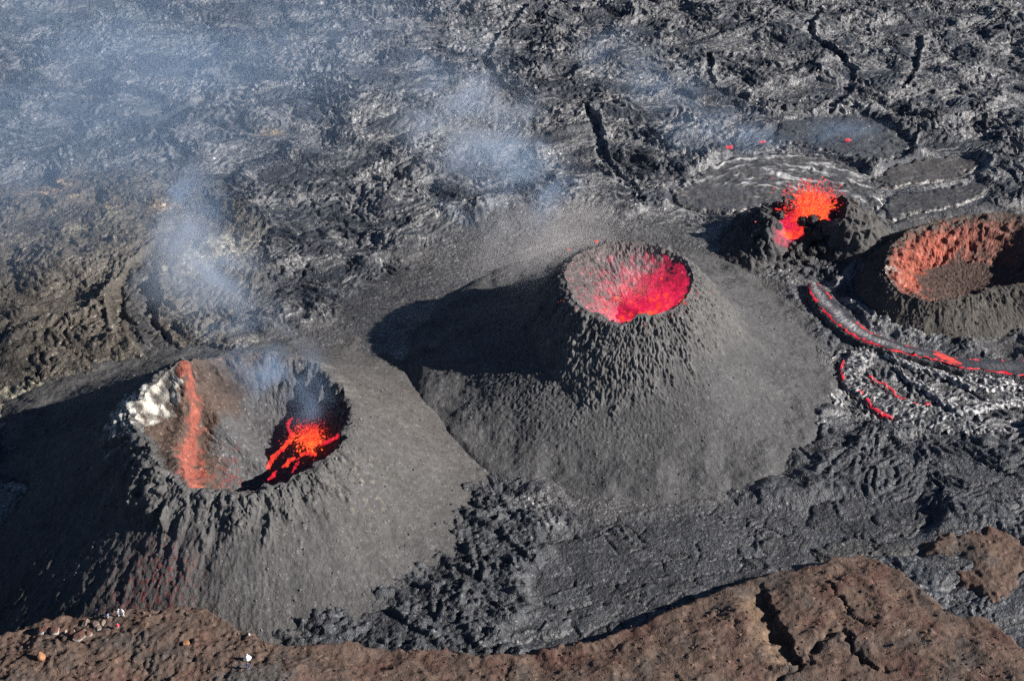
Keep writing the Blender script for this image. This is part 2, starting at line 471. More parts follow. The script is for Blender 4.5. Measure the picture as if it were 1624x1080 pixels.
    c_l = np.array([.037, .041, .049], f32); c_b = np.array([.080, .070, .057], f32)
    c_a = np.array([.084, .081, .079], f32); c_r = np.array([.044, .046, .050], f32)
    c_p = np.array([.050, .051, .054], f32); c_s = np.array([.085, .085, .086], f32)
    def mix(a, b, k): return a+(b-a)*k[..., None]
    C = mix(np.broadcast_to(c_l, X.shape+(3,)), c_s, .5*ss(.05, .6, perlin(U2/9, V2/4.5, 61)+.3*n)*(1-.5*rough))
    st = ss(.30, .70, ridged(U2/1.9, V2/.7, 2, 87))*ss(-.10, .40, perlin(U/12, V/7, 88)+.1+.3*silv+.35*ropy)   # silvery glints of the crust, painted in as pale streaks
    st = np.maximum(st*.8, ss(.2, .9, fest)*silk*.75)
    C = mix(C, np.array([.225, .22, .215], f32), st*(1-.5*nearE)*(1-.45*br))
    C = mix(C, c_b, br)
    C = mix(C, c_s*1.3, silv*.7)
    C = mix(C, np.array([.060, .061, .064], f32), ropy*.8)
    C = mix(C, np.array([.27, .265, .26], f32), ropy*ss(.0, .9, np.sin((V2*.8+U2*.45)*4.6+perlin(U/2.4, V/2.4, 50)*5))*ss(-.2, .3, perlin(U/6, V/3, 89)+.08))
    C = mix(C, np.array([.044, .046, .051], f32), nearE*.8)
    C = mix(C, c_a, ash*.92)
    C = mix(C, c_p*(.78+.5*p1[2])[..., None], pla)
    C = mix(C, c_r*(.75+.6*r1)[..., None], rub)
    C = C*(1-.2*dark)[..., None]  # shade of the channels painted in, floors darker
    for P, k in ((PALE1, .8), (PALE2, 1.0), (PALE3, .55)):
        q = ss(-1.5, 2.0, sdf(P, X, Y)+fbm(X/3, Y/2, 4, 63)*6-.5)*k
        C = mix(C, np.array([.30, .275, .20], f32), q*ss(-.2, .5, fbm(X/1.5, Y/1.5, 3, 64)+.25))
    for px, py, r in ((85, 302, 3), (60, 308, 3.2), (95, 297, 2.0), (172, 345, 1.6), (110, 322, 2), (430, 215, 2), (270, 138, 1.6), (262, 330, 2)):
        a = at(px, py)
        q = np.exp(-(((X-a[0])/(r*1.6))**2+((Y-a[1])/(r*.7))**2))*ss(-.1, .3, fbm(X/1.2, Y/1.2, 3, 65)+.1)
        C = mix(C, np.array([.38, .26, .15], f32), q*.8)
    C = C*(.82+.36*(n+.5))[..., None]
    return Z, C

def axis(lo, hi, step, far, step2=None):
    if step2 is None:
        m = np.arange(lo, hi, step)
    else:
        m = [lo]
        while m[-1] < hi:
            m.append(m[-1]+step+(step2-step)*(m[-1]-lo)/(hi-lo))
        m = np.array(m)
    g = .5*1.35**np.arange(1, 30); g = np.cumsum(g)
    g = g[g < far]
    return np.concatenate([(m[0]-g)[::-1], m, m[-1]+g])

def build_ground():
    xs = axis(-158, 158, .27, 3000); ys = axis(158, 440, .24, 3000, .40)
    X, Y = np.meshgrid(xs, ys)
    # leave out fine rows nobody can see beside the frame: the grid is cut to a fan and a coarse sheet carries on
    Z, C = ground(X.ravel(), Y.ravel())
    V = np.stack([X.ravel(), Y.ravel(), Z], 1)
    Q = grid_faces(len(ys), len(xs))
    o = mesh_np('lava_field_ground', V, Q, M['lava'], col=C)
    tag(o, 'dark lava field and ash covering the ground', None, None, 'structure')
build_ground()

# ------------------------------------------------------------------ cones
def rim_curve(center, pts, n, noise_r, noise_z, seed, sharp=.02):
    W = np.array([at(*p) for p in pts])
    th = np.arctan2(W[:, 1]-center[1], W[:, 0]-center[0]) % (2*np.pi)
    r = np.hypot(W[:, 1]-center[1], W[:, 0]-center[0])
    o = np.argsort(th); th, r, z = th[o], r[o], W[o, 2]
    T = np.linspace(0, 2*np.pi, n, endpoint=False)
    R = np.interp(T, th, r, period=2*np.pi); Zr = np.interp(T, th, z, period=2*np.pi)
    k = np.exp(-.5*(np.minimum(np.arange(n), n-np.arange(n))/(sharp*n))**2); k /= k.sum()
    sm = lambda a: np.real(np.fft.ifft(np.fft.fft(a)*np.fft.fft(k)))
    R, Zr = sm(R), sm(Zr)
    k = np.exp(-.5*(np.minimum(np.arange(n), n-np.arange(n))/(.022*n))**2); k /= k.sum()
    R0, Z0 = sm(R), sm(Zr)
    cx, cy = np.cos(T)*R, np.sin(T)*R
    R = R+noise_r*(fbm(cx/2.4, cy/2.4, 4, seed)*1.6)
    Zr = Zr+noise_z*(fbm(cx/3.2, cy/3.2, 4, seed+5)*1.6)
    return T, R, Zr, R0, Z0

def normals(P):
    du = np.roll(P, -1, 1)-np.roll(P, 1, 1)
    dv = np.gradient(P, axis=0)
    n = np.cross(du, dv)
    return n/(np.linalg.norm(n, axis=-1, keepdims=True)+1e-9)

FLANKS = []
def build_cone(parent, center, rim, n, pit_z, inner_rows, reach, outer_rows, profile, inner_shape, flank_fn, inner_fn, pit=None):
    T, R, Zr, R0, Z0 = rim
    pit = np.array(center if pit is None else pit)
    cx, cy = np.cos(T), np.sin(T)
    RX, RY = center[0]+cx*R, center[1]+cy*R
    # crater wall: from the pit out to the rim
    s = np.linspace(0.02, 1, inner_rows)[:, None]
    w = ss(.80, 1, s)
    RR = R0[None, :]*(1-w)+R[None, :]*w; ZZ = Z0[None, :]*(1-w)+Zr[None, :]*w
    RX, RY = center[0]+cx*RR, center[1]+cy*RR
    X = pit[0]+(RX-pit[0])*s; Y = pit[1]+(RY-pit[1])*s
    Z = pit_z+(ZZ-pit_z)*inner_shape(s, T[None, :])
    P = np.stack([X, Y, Z], -1)
    N = -normals(P)
    N *= np.sign(N[..., 2:3]+1e-6)
    disp, col, glow = inner_fn(s+0*X, T[None, :]+0*X, X, Y, Z)
    P = P+N*(disp*(ss(1.0, .94, s)))[..., None]
    WALL = P.copy()
    V = P.reshape(-1, 3)
    mesh_np('crater_wall', V-np.array([*center, 0]), grid_faces(inner_rows, n, True), M['wall'], parent, col.reshape(-1, 3), glow.ravel())
    # outer flank: from the rim down to the toe
    reach = (reach(T) if callable(reach) else reach+0*T)[None, :]
    d = np.linspace(0, 1, outer_rows)[:, None]**1.25*reach
    w = ss(0, 7, d)
    RR = R[None, :]+(R0-R)[None, :]*w
    X = center[0]+cx*(RR+d); Y = center[1]+cy*(RR+d)
    Z = profile(d, T[None, :], Zr[None, :]*(1-w)+Z0[None, :]*w)
    far = ss(.3*reach, .75*reach, d)
    Z = Z+base(X.ravel(), Y.ravel()).reshape(X.shape)*ss(0, .5*reach, d)-far*1.0-3*ss(.8*reach, reach, d)+far*fbm(X/9, Y/9, 4, 66)*1.6
    P = np.stack([X, Y, Z], -1)
    N = normals(P); N *= np.sign(N[..., 2:3]+1e-6)
    disp, col = flank_fn(d+0*X, T[None, :]+0*X, X, Y, Z)
    P = P+N*(disp*ss(0, .7, d))[..., None]
    mesh_np('flank', P.reshape(-1, 3)-np.array([*center, 0]), grid_faces(outer_rows, n, True), M['cinder'], parent, col.reshape(-1, 3))
    FLANKS.append(P.reshape(-1, 3))
    return WALL.reshape(-1, 3)

def mixc(A, b, k):
    return A+(np.asarray(b, f32)-A)*np.clip(k, 0, 1)[..., None]

def angdist(T, deg, w):
    a = np.angle(np.exp(1j*(T-math.radians(deg))))
    return np.exp(-.5*(a/math.radians(w))**2)

def conic(w, s1, s2, zoff=.7, z1min=1.5, low=None):
    def f(d, T, Zr):
        fl = low(T) if low else 0
        Zr = Zr-fl
        ww = w(T) if callable(w) else w
        a1 = s1(T) if callable(s1) else s1
        z1 = np.maximum(Zr-a1*ww, z1min)
        return np.where(d < ww, Zr-a1*d, z1*np.exp(-np.maximum(d-ww, 0)*(s2(T) if callable(s2) else s2)/z1))-zoff*ss(0, 12, d)+fl
    return f

def grain(X, Y):
    return perlin(X/.9, Y/.9, 70)*.07+perlin(X/.42, Y/.42, 71)*.07

CIN = np.array([.084, .082, .080], f32)

# --- the big cone at the left, with its stained spire
c1 = thing('cinder_cone', 'large grey cinder cone with white and red stained spire beside its open crater', 'volcanic cone', (C1[0], C1[1], 0))
rim1 = rim_curve(C1, [(290, 573, 23.0), (310, 571, 18.5), (340, 568, 16), (430, 562, 15), (490, 573, 14.5), (530, 603, 14), (558, 650, 14), (547, 695, 14),
                      (500, 735, 14), (440, 768, 14), (390, 780, 14), (340, 776, 14), (300, 772, 14.5), (262, 735, 15.5), (245, 695, 16.5), (212, 655, 18), (245, 610, 20)],
                 1300, .9, .5, 3, .006)
OX = poly([(300, 578, 19), (312, 610, 17), (318, 650, 16), (318, 700, 15), (330, 772, 13), (292, 776, 14.5), (276, 735, 14.5), (280, 705, 15), (300, 655, 16), (296, 625, 17.5), (280, 600, 20)])
ARETE = smooth_line(poly([(284, 575, 21), (290, 608, 18.5), (292, 650, 16.5), (282, 690, 15.5), (274, 730, 14.5), (286, 770, 14)]), 6)
OX2 = poly([(245, 685, 16.5), (258, 672, 16.2), (256, 700, 16), (247, 706, 16.2)])
WH = poly([(290, 572, 21), (262, 598, 20), (215, 640, 18), (205, 660, 17.5), (235, 668, 17), (262, 655, 17), (285, 620, 18.5)])
WH2 = poly([(230, 624, 18.5), (205, 655, 18), (240, 664, 17), (260, 648, 17.2), (250, 624, 18.6)])
RED_SCREE = poly([(330, 740, 11), (375, 715, 10), (385, 745, 10), (370, 775, 12), (330, 775, 13)])
FINE_SCREE = poly([(340, 720, 10.5), (372, 650, 11), (420, 600, 12.5), (500, 575, 14), (540, 620, 12), (520, 700, 8), (440, 760, 9), (370, 775, 11)])
def inner1(s, T, X, Y, Z):
    left = angdist(T, 180, 55)
    a, b = T*14+fbm(X/3, Y/3, 2, 79), s*17
    lump = billow(a/2.8, b/2.4, 80)*.75+billow(a/1.2, b/1.1, 81)*.4+fbm(a/5, b/4, 3, 78)*.9
    scree = perlin(X/.8, Y/.8, 82)*.12+perlin(X/.4, Y/.4, 83)*.10
    rows = (billow(a/1.6, b/2.6, 84)*.3)*ss(.35, .65, s)+fbm(X/4, Y/4, 3, 77)*.5
    top = ss(.72, .92, s+fbm(X/2, Y/2, 3, 85)*.25)
    k = np.clip(top*(1-.4*left), 0, 1)
    Da, Sa, Ta = linedist(ARETE, X, Y, 8)
    Da = Da+fbm(X/2.5, Y/2.5, 3, 76)*.8
    disp = scree*(1-k)+lump*k+rows*left*.7+1.3*np.exp(-(Da/1.5)**2)*ss(0, .1, Ta)-.9*np.exp(-((Da-3.2)/1.6)**2)*(Sa > 0)
    C = np.zeros(X.shape+(3,), f32)+np.array([.085, .080, .078], f32)
    fine = ss(-1, 1.5, sdf(FINE_SCREE, X, Y)+fbm(X/3, Y/3, 3, 86)*3)
    C = mixc(C, (.085, .060, .048), left*(1-fine)*1.1)
    C = mixc(C, (.085, .084, .086), fine*.9)
    C = mixc(C, (.17, .05, .04), ss(-1, 2, sdf(RED_SCREE, X, Y)+fbm(X/1.5, Y/1.5, 3, 87)*3)*.7*ss(-.1, .3, fbm(X/.9, Y/.9, 2, 88)))
    n1 = fbm(X/2.2, Y/2.2, 4, 89)
    up = ss(-.8, .8, sdf(WH, X, Y)+n1*3)
    C = mixc(C, (.135, .125, .115), up*.9)
    C = mixc(C, (.34, .32, .28), up*ss(-.1, .35, n1+.1)*.9)
    C = mixc(C, (.66, .62, .52), ss(-.8, 1.4, sdf(WH2, X, Y)+n1*3.5)*ss(-.45, .25, fbm(X/1.1, Y/1.1, 3, 134)+.1))
    q = ss(-.6, .8, sdf(OX, X, Y)+fbm(X/1.8, Y/1.8, 4, 90)*2.6)
    C = mixc(C, (.27, .074, .054), q*(.7+.6*fbm(X/.8, Y/.8, 3, 91)))
    C = mixc(C, (.36, .13, .085), q*ss(.1, .5, fbm(X/1.2, Y/1.2, 3, 92))*.8)
    glow = np.zeros_like(X)-.5
    return disp, C*(.85+.3*(n1+.5))[..., None], glow
def flank1(d, T, X, Y, Z):
    rT = T*18.0
    front = angdist(T, 262, 42)
    left = angdist(T, 205, 48)
    clump = ss(7.0, 2.5, d+fbm(rT/2.4, d/5, 4, 93)*8)*np.clip(front*1.3+left*.9+.15*angdist(T, 90, 40), 0, 1)
    wrp = fbm(X/4, Y/4, 3, 96)
    spat = (ridged(rT/3.0+wrp, d/13, 2, 94)*.75+billow(X/1.5, Y/1.5, 95)*.45+billow(X/.7, Y/.7, 194)*.22+.35)*clump
    spat = spat+ridged(rT/3.4+wrp*.8, d/12, 2, 193)*1.7*angdist(T, 224, 15)*ss(11, 4, d)
    gul = (ridged(rT/1.5+wrp*.5, d/40, 2, 97)*.26+ridged(rT/4.2+wrp*.5, d/36, 2, 197)*.42+np.maximum(0, billow(X/1.2, Y/1.2, 98)-.2)*.25)*np.clip(left*1.0+angdist(T, 232, 22)*.7, 0, 1)*ss(2, 7, d)
    gul = gul+ridged(rT/1.3+wrp*.3, d/40, 2, 198)*.09*front*ss(6, 10, d)
    soft = fbm(rT/5, d/20, 3, 99)*.35*front
    disp = spat+gul+soft+grain(X, Y)*(.8+.9*left)
    C = np.zeros(X.shape+(3,), f32)+CIN
    C = mixc(C, (.075, .072, .070), left)  # shadow side of the cone painted darker
    C = mixc(C, (.098, .096, .093), clump*.8)
    n = fbm(X/4, Y/4, 4, 100)
    C = mixc(C, (.20, .18, .14), ss(.1, .5, fbm(X/1.2, Y/1.2, 3, 101))*ss(9, 3, np.hypot(X+26, Y-201))*.6)
    C = C*(1+.22*fbm(rT/2.2, d/26, 3, 105)+.12*fbm(X/9, Y/9, 3, 106))[..., None]
    red = angdist(T, 246, 7)*ss(5, 12, d)*ss(.02, .35, fbm(X/.8, Y/.8, 3, 102)+.08)
    C = mixc(C, (.17, .052, .045), red*.85)
    C = mixc(C, (.098, .086, .078), angdist(T, 38, 30)*.4)
    wh = ss(5.5, .5, np.hypot(X+63.5, Y-212)-1.5+fbm(X/1.5, Y/1.5, 4, 103)*5)
    C = mixc(C, (.62, .60, .53), wh*ss(-.2, .35, fbm(X/.8, Y/.8, 3, 104))*.95)
    return disp, C*(.86+.28*(n+.5))[..., None]
def shape1(s, T):
    left = angdist(T, 172, 42)
    steep = ss(.55, 1.0, s)*.75+s*.25
    slope = s**1.05
    return steep*(1-left)+slope*left
W1 = build_cone(c1, C1, rim1, 1300, 4.2, 120, lambda T: 41+27*angdist(T, 212, 38), 230, conic(lambda T: 13+24*angdist(T, 218, 26), lambda T: .63+.17*angdist(T, 206, 36), lambda T: .60+.2*angdist(T, 60, 50), low=lambda T: -15*angdist(T, 220, 24)), shape1, flank1, inner1, pit=(-37.5, 204.5))

# --- the middle cone with glowing crater
c2 = thing('cinder_cone', 'middle grey cinder cone whose open crater glows crimson inside, casting a long shadow', 'volcanic cone', (C2[0], C2[1], 0))
rim2 = rim_curve(C2, [(897, 430, 20), (915, 405, 20), (945, 391, 20.2), (990, 383, 20.2), (1045, 391, 20), (1085, 410, 20), (1100, 437, 20), (1092, 462, 20), (1078, 485, 20),
                      (1045, 497, 19.6), (1012, 498, 19.8), (992, 514, 18.6), (965, 508, 18.9), (948, 498, 19.4), (915, 482, 20.2), (905, 460, 20)], 1100, .55, .4, 13, .006)
def inner2(s, T, X, Y, Z):
    lump = billow(T*11/1.4, s*11/1.2, 110)*.35+billow(X/.6, Y/.6, 111)*.2
    C = np.zeros(X.shape+(3,), f32)+np.array([.105, .092, .090], f32)
    n = fbm(X/1.6, Y/1.6, 4, 112)
    C = C*(.8+.4*(n+.5))[..., None]
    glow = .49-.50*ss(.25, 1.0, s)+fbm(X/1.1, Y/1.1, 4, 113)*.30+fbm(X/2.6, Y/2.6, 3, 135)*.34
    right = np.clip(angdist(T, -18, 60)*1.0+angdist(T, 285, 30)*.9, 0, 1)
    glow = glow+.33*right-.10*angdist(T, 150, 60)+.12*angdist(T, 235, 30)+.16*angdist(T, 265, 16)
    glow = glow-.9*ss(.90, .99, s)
    return lump, C, glow
def flank2(d, T, X, Y, Z):
    rT = T*14.0
    edge = 8.0+1.6*np.sin(T*3+1)+fbm(rT/2.5, d/5, 4, 114)*7
    sp = ss(2.2, -1.8, d-edge)
    spat = (billow(rT/1.3+fbm(X/2, Y/2, 3, 115)*1.2, d/1.9, 116)*.26+billow(X/.85, Y/.85, 117)*.34+billow(X/.45, Y/.45, 221)*.2+ridged(rT/3.6+fbm(X/3, Y/3, 3, 118)*1.2, d/6, 3, 118)*.36)*sp+sp*.3
    blocks = billow(X/.8, Y/.8, 119)*.19*(angdist(T, 225, 40)*.9+.15)*ss(32, 8, d)*(1-sp)
    disp = spat+blocks+grain(X, Y)*(1.1-.3*ss(15, 28, d))
    C = np.zeros(X.shape+(3,), f32)+np.array([.080, .079, .079], f32)
    C = mixc(C, (.104, .102, .099), sp)
    C = C*(1+.2*fbm(rT/2.2, d/20, 3, 107)+.12*fbm(X/8, Y/8, 3, 108))[..., None]
    n = fbm(X/4, Y/4, 4, 120)
    return disp, C*(.86+.28*(n+.5))[..., None]
W2 = build_cone(c2, C2, rim2, 1100, 12.2, 80, 34, 170, conic(lambda T: 8.4+1.2*np.sin(T*3+1), 1.14, lambda T: .56+.25*angdist(T, -10, 50), .8), lambda s, T: s**1.7*.55+.45*ss(.2, 1.02, s), flank2, inner2, pit=(24.5, 247.5))

# --- the small spatter cone with fountain
c3 = thing('spatter_cone', 'small steep black spatter cone split open around a lava fountain', 'volcanic cone', (C3[0], C3[1], 0))
rim3 = rim_curve(C3, [(1240, 395, 2.6), (1228, 385, 6.0), (1226, 345, 8.2), (1240, 328, 5.2), (1255, 322, 4.0), (1290, 318, 4.0), (1318, 316, 8.0), (1335, 310, 10.0), (1346, 325, 10.2), (1332, 352, 9.0),
                      (1300, 352, 6.4), (1282, 348, 5.6), (1268, 362, 5.2), (1262, 385, 3.6), (1252, 397, 1.7)], 560, .6, .8, 23, .007)
def inner3(s, T, X, Y, Z):
    lump = billow(X/1.4, Y/1.4, 130)*.5+billow(X/.6, Y/.6, 131)*.25
    C = np.zeros(X.shape+(3,), f32)+np.array([.05, .048, .048], f32)
    glow = .55-.9*ss(.5, 1, s)+.6*angdist(T, 232, 14)+fbm(X/1., Y/1., 3, 132)*.3
    return lump*.6, C, glow
def flank3(d, T, X, Y, Z):
    k = ss(11, 2, d+fbm(X/3, Y/3, 3, 133)*7)
    lump = (billow(X/2.3, Y/2.3, 134)*1.15+billow(X/1.0, Y/1.0, 135)*.6+.6)*k
    disp = lump+grain(X, Y)*1.3+ridged(X/5, Y/5, 3, 136)*.5*angdist(T, 250, 45)*ss(14, 5, d)
    C = np.zeros(X.shape+(3,), f32)+np.array([.066, .064, .062], f32)
    C = mixc(C, (.075, .074, .075), k)
    C = mixc(C, (.088, .083, .078), angdist(T, 0, 55)*.7)
    n = fbm(X/3, Y/3, 4, 137)
    return disp, C*(.8+.4*(n+.5))[..., None]
W3 = build_cone(c3, C3, rim3, 560, .6, 40, 17, 90, conic(lambda T: 3.0+1.5*angdist(T, 330, 40), 1.25-.2, .6, .6, .8), lambda s, T: s**.8*.6+.4*ss(.2, 1, s), flank3, inner3, pit=(63.2, 296.5))

# welded clots piled on and in front of the small cone
rb = np.random.default_rng(77)
for px, py, z, r in ((1222, 380, 3.6, 1.5), (1228, 360, 5.6, 1.7), (1236, 342, 6.6, 1.2), (1220, 350, 5.0, 1.3), (1274, 352, 5.6, 1.3), (1290, 350, 6.2, 1.4), (1282, 366, 4.8, 1.2), (1296, 372, 4.6, 1.4), (1278, 384, 3.2, 1.1),
                     (1304, 392, 2.8, 1.3), (1288, 398, 2.0, 1.2), (1268, 404, 1.4, 1.2), (1250, 406, 1.2, 1.0), (1236, 408, .9, 1.1), (1310, 360, 6.0, 1.3), (1322, 342, 7.6, 1.2), (1318, 380, 4.0, 1.3), (1330, 398, 2.6, 1.0),
                     (1262, 418, .7, 1.0), (1284, 418, .8, .9), (1236, 425, .6, .8), (1215, 420, .6, .8)):
    a = at(px, py, z)
    bm = bmesh.new(); bmesh.ops.create_icosphere(bm, subdivisions=4, radius=1)
    V = np.array([v.co for v in bm.verts]); Q = np.array([[v.index for v in f.verts] for f in bm.faces]); bm.free()
    q = rb.random()*50
    k = 1+.30*billow(V[:, 0]*2.2+q, V[:, 1]*2.2+V[:, 2]*1.7, 3)+.22*billow(V[:, 0]*4.5+q, V[:, 2]*4.5+V[:, 1]*3, 4)+.3*fbm(V[:, 0]*1.2+q, V[:, 1]*1.2-V[:, 2], 2, 5)
    V = V*k[:, None]*r*np.array([1, 1, .85])+a-np.array(c3.location)
    mesh_np('spatter_block', V, Q, M['cinder'], c3, np.zeros(V.shape, f32)+np.array([.062, .061, .062], f32)*(.8+.4*rb.random()))

# --- the red crater at the right edge
c4 = thing('cinder_cone', 'cinder cone with rust red oxidised crater walls at right edge', 'volcanic cone', (C4[0], C4[1], 0))
rim4 = rim_curve(C4, [(1405, 432, 6.2), (1408, 405, 6.4), (1425, 380, 6.6), (1470, 356, 6.8), (1520, 343, 7.0), (1560, 340, 7.3), (1615, 338, 7.5), (1655, 352, 7.9), (1680, 385, 8.2), (1675, 425, 8.1), (1645, 447, 7.7), (1610, 452, 7.3), (1580, 455, 6.7), (1530, 470, 6.0), (1480, 478, 5.7), (1440, 470, 5.8), (1415, 450, 6.2)], 1100, .6, .28, 33, .008)
def inner4(s, T, X, Y, Z):
    a, b = T*15+fbm(X/3, Y/3, 2, 139)*1.5, s*17
    lump = billow(a/3.2, b/2.0, 140)*.5+billow(a/1.3, b/1.0, 141)*.26+billow(X/.7, Y/.7, 137)*.14+fbm(a/6, b/3, 3, 138)*1.3
    wall = ss(.50, .62, s+fbm(X/3, Y/3, 4, 142)*.3)
    disp = lump*wall+grain(X, Y)*1.5*(1-wall)
    C = np.zeros(X.shape+(3,), f32)+np.array([.078, .055, .047], f32)
    n = fbm(X/2, Y/2, 4, 143)
    q = wall*ss(1.03, .84, s+n*.25+.06*angdist(T, 90, 40))*np.clip(angdist(T, 178, 40)+angdist(T, 110, 40), 0, 1)
    C = mixc(C, (.085, .068, .058), wall*.9)
    C = mixc(C, (.30, .085, .058), q*(.85+.5*n))
    C = mixc(C, (.36, .19, .14), q*ss(.15, .5, fbm(X/1.3, Y/1.3, 3, 144))*.6)
    C = mixc(C, (.20, .07, .055), ss(.3, .5, s)*(1-wall)*ss(.0, .4, n)*angdist(T, 215, 40)*.8)
    pale = angdist(T, 184, 9)*ss(.75, .92, s)*ss(-.1, .3, n)
    C = mixc(C, (.52, .42, .37), pale*.8)
    return disp, C*(.82+.36*(n+.5))[..., None], np.zeros_like(X)-.5
def flank4(d, T, X, Y, Z):
    k = ss(4, .5, d+fbm(X/2, Y/2, 3, 145)*4)
    disp = billow(X/1.0, Y/1.0, 146)*.3*k+grain(X, Y)*1.4+fbm(X/4, Y/4, 3, 147)*.5+.6*fbm(X/7, Y/7, 3, 148)
    C = np.zeros(X.shape+(3,), f32)+np.array([.076, .070, .062], f32)
    n = fbm(X/4, Y/4, 4, 149)
    C = mixc(C, (.080, .060, .052), angdist(T, 100, 60)*ss(8, 0, d)*.8)
    st = ss(.1, .0, np.abs(perlin(X/5, Y/3.5, 150)))*ss(6, 1, np.hypot((X-96)/1.6, Y-287))
    C = mixc(C, (.42, .40, .36), st*.7)
    return disp, C*(.8+.4*(n+.5))[..., None]
W4 = build_cone(c4, C4, rim4, 1100, .9, 90, 17, 100, conic(4.5, .85, lambda T: .85+.5*angdist(T, 230, 60), .9), lambda s, T: (.42*s**.9+.58*ss(.5, .97, s))*(1-.0*T), flank4, inner4, pit=(93.0, 271))

# ------------------------------------------------------------------ sheets, flows and the brown ridge
def patch(name, P, step, hfn, mat, parent=None, margin=.8, origin=None, pad=14):
    """a sheet over polygon P (world xy): hfn(X, Y, signed distance) gives height and colour"""
    lo = P.min(0)-margin-1; hi = P.max(0)+margin+1
    xs = np.arange(lo[0], hi[0], step); ys = np.arange(lo[1], hi[1], step)
    X, Y = np.meshgrid(xs, ys)
    X = X.astype(f32); Y = Y.astype(f32)
    D = sdf(P, X, Y, pad)+fbm(X/2.5, Y/2.5, 4, 160)*.9
    Z, C = hfn(X, Y, D)
    Q = grid_faces(len(ys), len(xs), keep=(D > -margin))
    V, Q, C = compact(np.stack([X.ravel(), Y.ravel(), Z.ravel()], 1), Q, C.reshape(-1, 3))
    off = np.array([0, 0, 0.]) if origin is None else np.array(origin, float)
    return mesh_np(name, V-off, Q, mat, parent, C, loc=None if origin is None or parent else off)

def col0(X, c): return np.zeros(X.shape+(3,), f32)+np.array(c, f32)

# --- smooth crust sheets behind the spatter cone and elsewhere
def sheet(label, pts, c, thick=1.0, ropes=None, cracks=0.0, streak=.6, dome=.0, name='lava_crust', group=None, mat='silver', brok=0, step=.26, seed=0):
    P = smooth_line(np.vstack([poly(pts), poly(pts[:1])]), 4)[:-1]
    cen = P.mean(0)
    def h(X, Y, D):
        D = D+fbm(X/3.5, Y/3.5, 4, 153+seed)*2.6-.4
        top = ss(-1.2, 1.0, D)
        Z = base(X, Y)-.75+top*(thick*.6+.45)+dome*ss(0, 6, D)+fbm(X/5, Y/4, 4, 161+seed)*.55+perlin(X/.8, Y/.8, 162)*.05+billow(X/2.2, Y/1.6, 152+seed)*.35*ss(-.05, .4, fbm(X/7, Y/5, 3, 151+seed))
        C = col0(X, c)
        n = fbm(X/5, Y/3, 4, 163+seed)
        if ropes:
            (ox, oy), lam, amp, lo, hi = ropes
            o = at(ox, oy)
            dx, dy = (X-o[0]), (Y-o[1])*1.15
            r = np.hypot(dx, dy)+fbm(X/5, Y/5, 3, 164+seed)*1.6
            a = np.arctan2(dy, dx)
            m = ss(lo-1.5, lo+2.5, r)*ss(hi+1.5, hi-1, r)*ss(-.35, .15, fbm(X/8, Y/4, 3, 158)+.1)
            w = 1.9*perlin(a*14/.8*.55+r*.42+.5*perlin(X/2, Y/2, 165), r/5.5, 150)+.6*perlin(a*14/.55*.6+r*.6, r/3, 149)
            Z = Z+amp*w*m+.06*np.sin(r*4.5)*m
            C = mixc(C, np.array((.44, .43, .415)), m*ss(.05, .75, w))  # silver highlight on the ropes, put into the colour
        s = fbm((X*.95+Y*.3)/7, (Y*.95-X*.3)/.9, 3, 166+seed)
        C = mixc(C, np.array(c)*2.3, streak*ss(.12, .5, s))
        C = mixc(C, np.array(c)*.62, .8*ss(.05, .5, -fbm(X/9, Y/4, 3, 167+seed)))
        edge = ss(1.6, .1, D)*ss(-.6, .1, D)
        C = mixc(C, (.16, .155, .15), (1.0 if seed == 6 else .3)*edge*ss(-.05, .35, fbm(X/2, Y/2, 3, 148+seed))*.8)
        Z = Z+edge*.25*ss(-.2, .3, perlin(X/1.2, Y/1.2, 168))
        if cracks:
            f = voronoi(X/6+.2*perlin(X/3, Y/3, 169), Y/4.5, 30+seed)
            k = ss(.05, 0, f[1]-f[0])
            Z = Z-k*cracks+(f[2]-.5)*.35+f[5]*(f[3]-.5)*.5
            C = C*(1-.5*k)[..., None]*(.85+.3*f[4])[..., None]
        return Z, C*(.85+.3*(n+.5))[..., None]
    o = patch(name, P, step, h, M[mat], origin=(cen[0], cen[1], 0))
    return tag(o, label, 'lava crust', group)

G_SHEET = 'smooth lava crusts around the small spatter cone'
sheet('broad silvery ropy lava crust curving behind the small spatter cone', SHEETS[0],
      (.078, .076, .074), .9, ((1135, 322), 1.5, .13, 9, 60), streak=.5, group=G_SHEET)
sheet('smooth blue grey lava crust farthest behind the small spatter cone', SHEETS[1],
      (.060, .062, .064), .8, None, .25, streak=.35, group=G_SHEET, seed=2)
sheet('long brownish grey lava crust right of the fountain above the red crater', SHEETS[2],
      (.075, .069, .064), .9, None, 0, streak=.6, group=G_SHEET, seed=4)
sheet('dark lava crust with bright silver front edge just above the red crater', SHEETS[3],
      (.058, .055, .052), .9, None, 0, streak=.7, group=G_SHEET, seed=6)
sheet('curved smooth slab of old lava crust on the left lava field', SHEETS[4],
      (.066, .063, .060), 1.1, None, .5, streak=.1, group='smooth crusts on open lava field', mat='lava', seed=8)
sheet('small oval dark crust on the lava field below the top smoke', SHEETS[5],
      (.055, .057, .060), .5, None, 0, streak=.2, group='smooth crusts on open lava field', mat='lava', seed=9)
sheet('dark smooth lava slab right of the broken plates near the brown ridge', SHEETS[6],
      (.047, .048, .051), .7, None, .3, streak=.08, group='smooth crusts near the ridge', mat='lava', seed=11)
sheet('narrow grey lava slab directly behind the tilted brown blocks', SHEETS[7],
      (.064, .063, .062), .5, None, .4, streak=.1, group='smooth crusts near the ridge', mat='lava', seed=12)
sheet('large pale tilted crust plate at the foot of the brown ridge', SHEETS[8],
      (.092, .092, .092), .6, None, .0, streak=.05, group='smooth crusts near the ridge', mat='lava', seed=13)

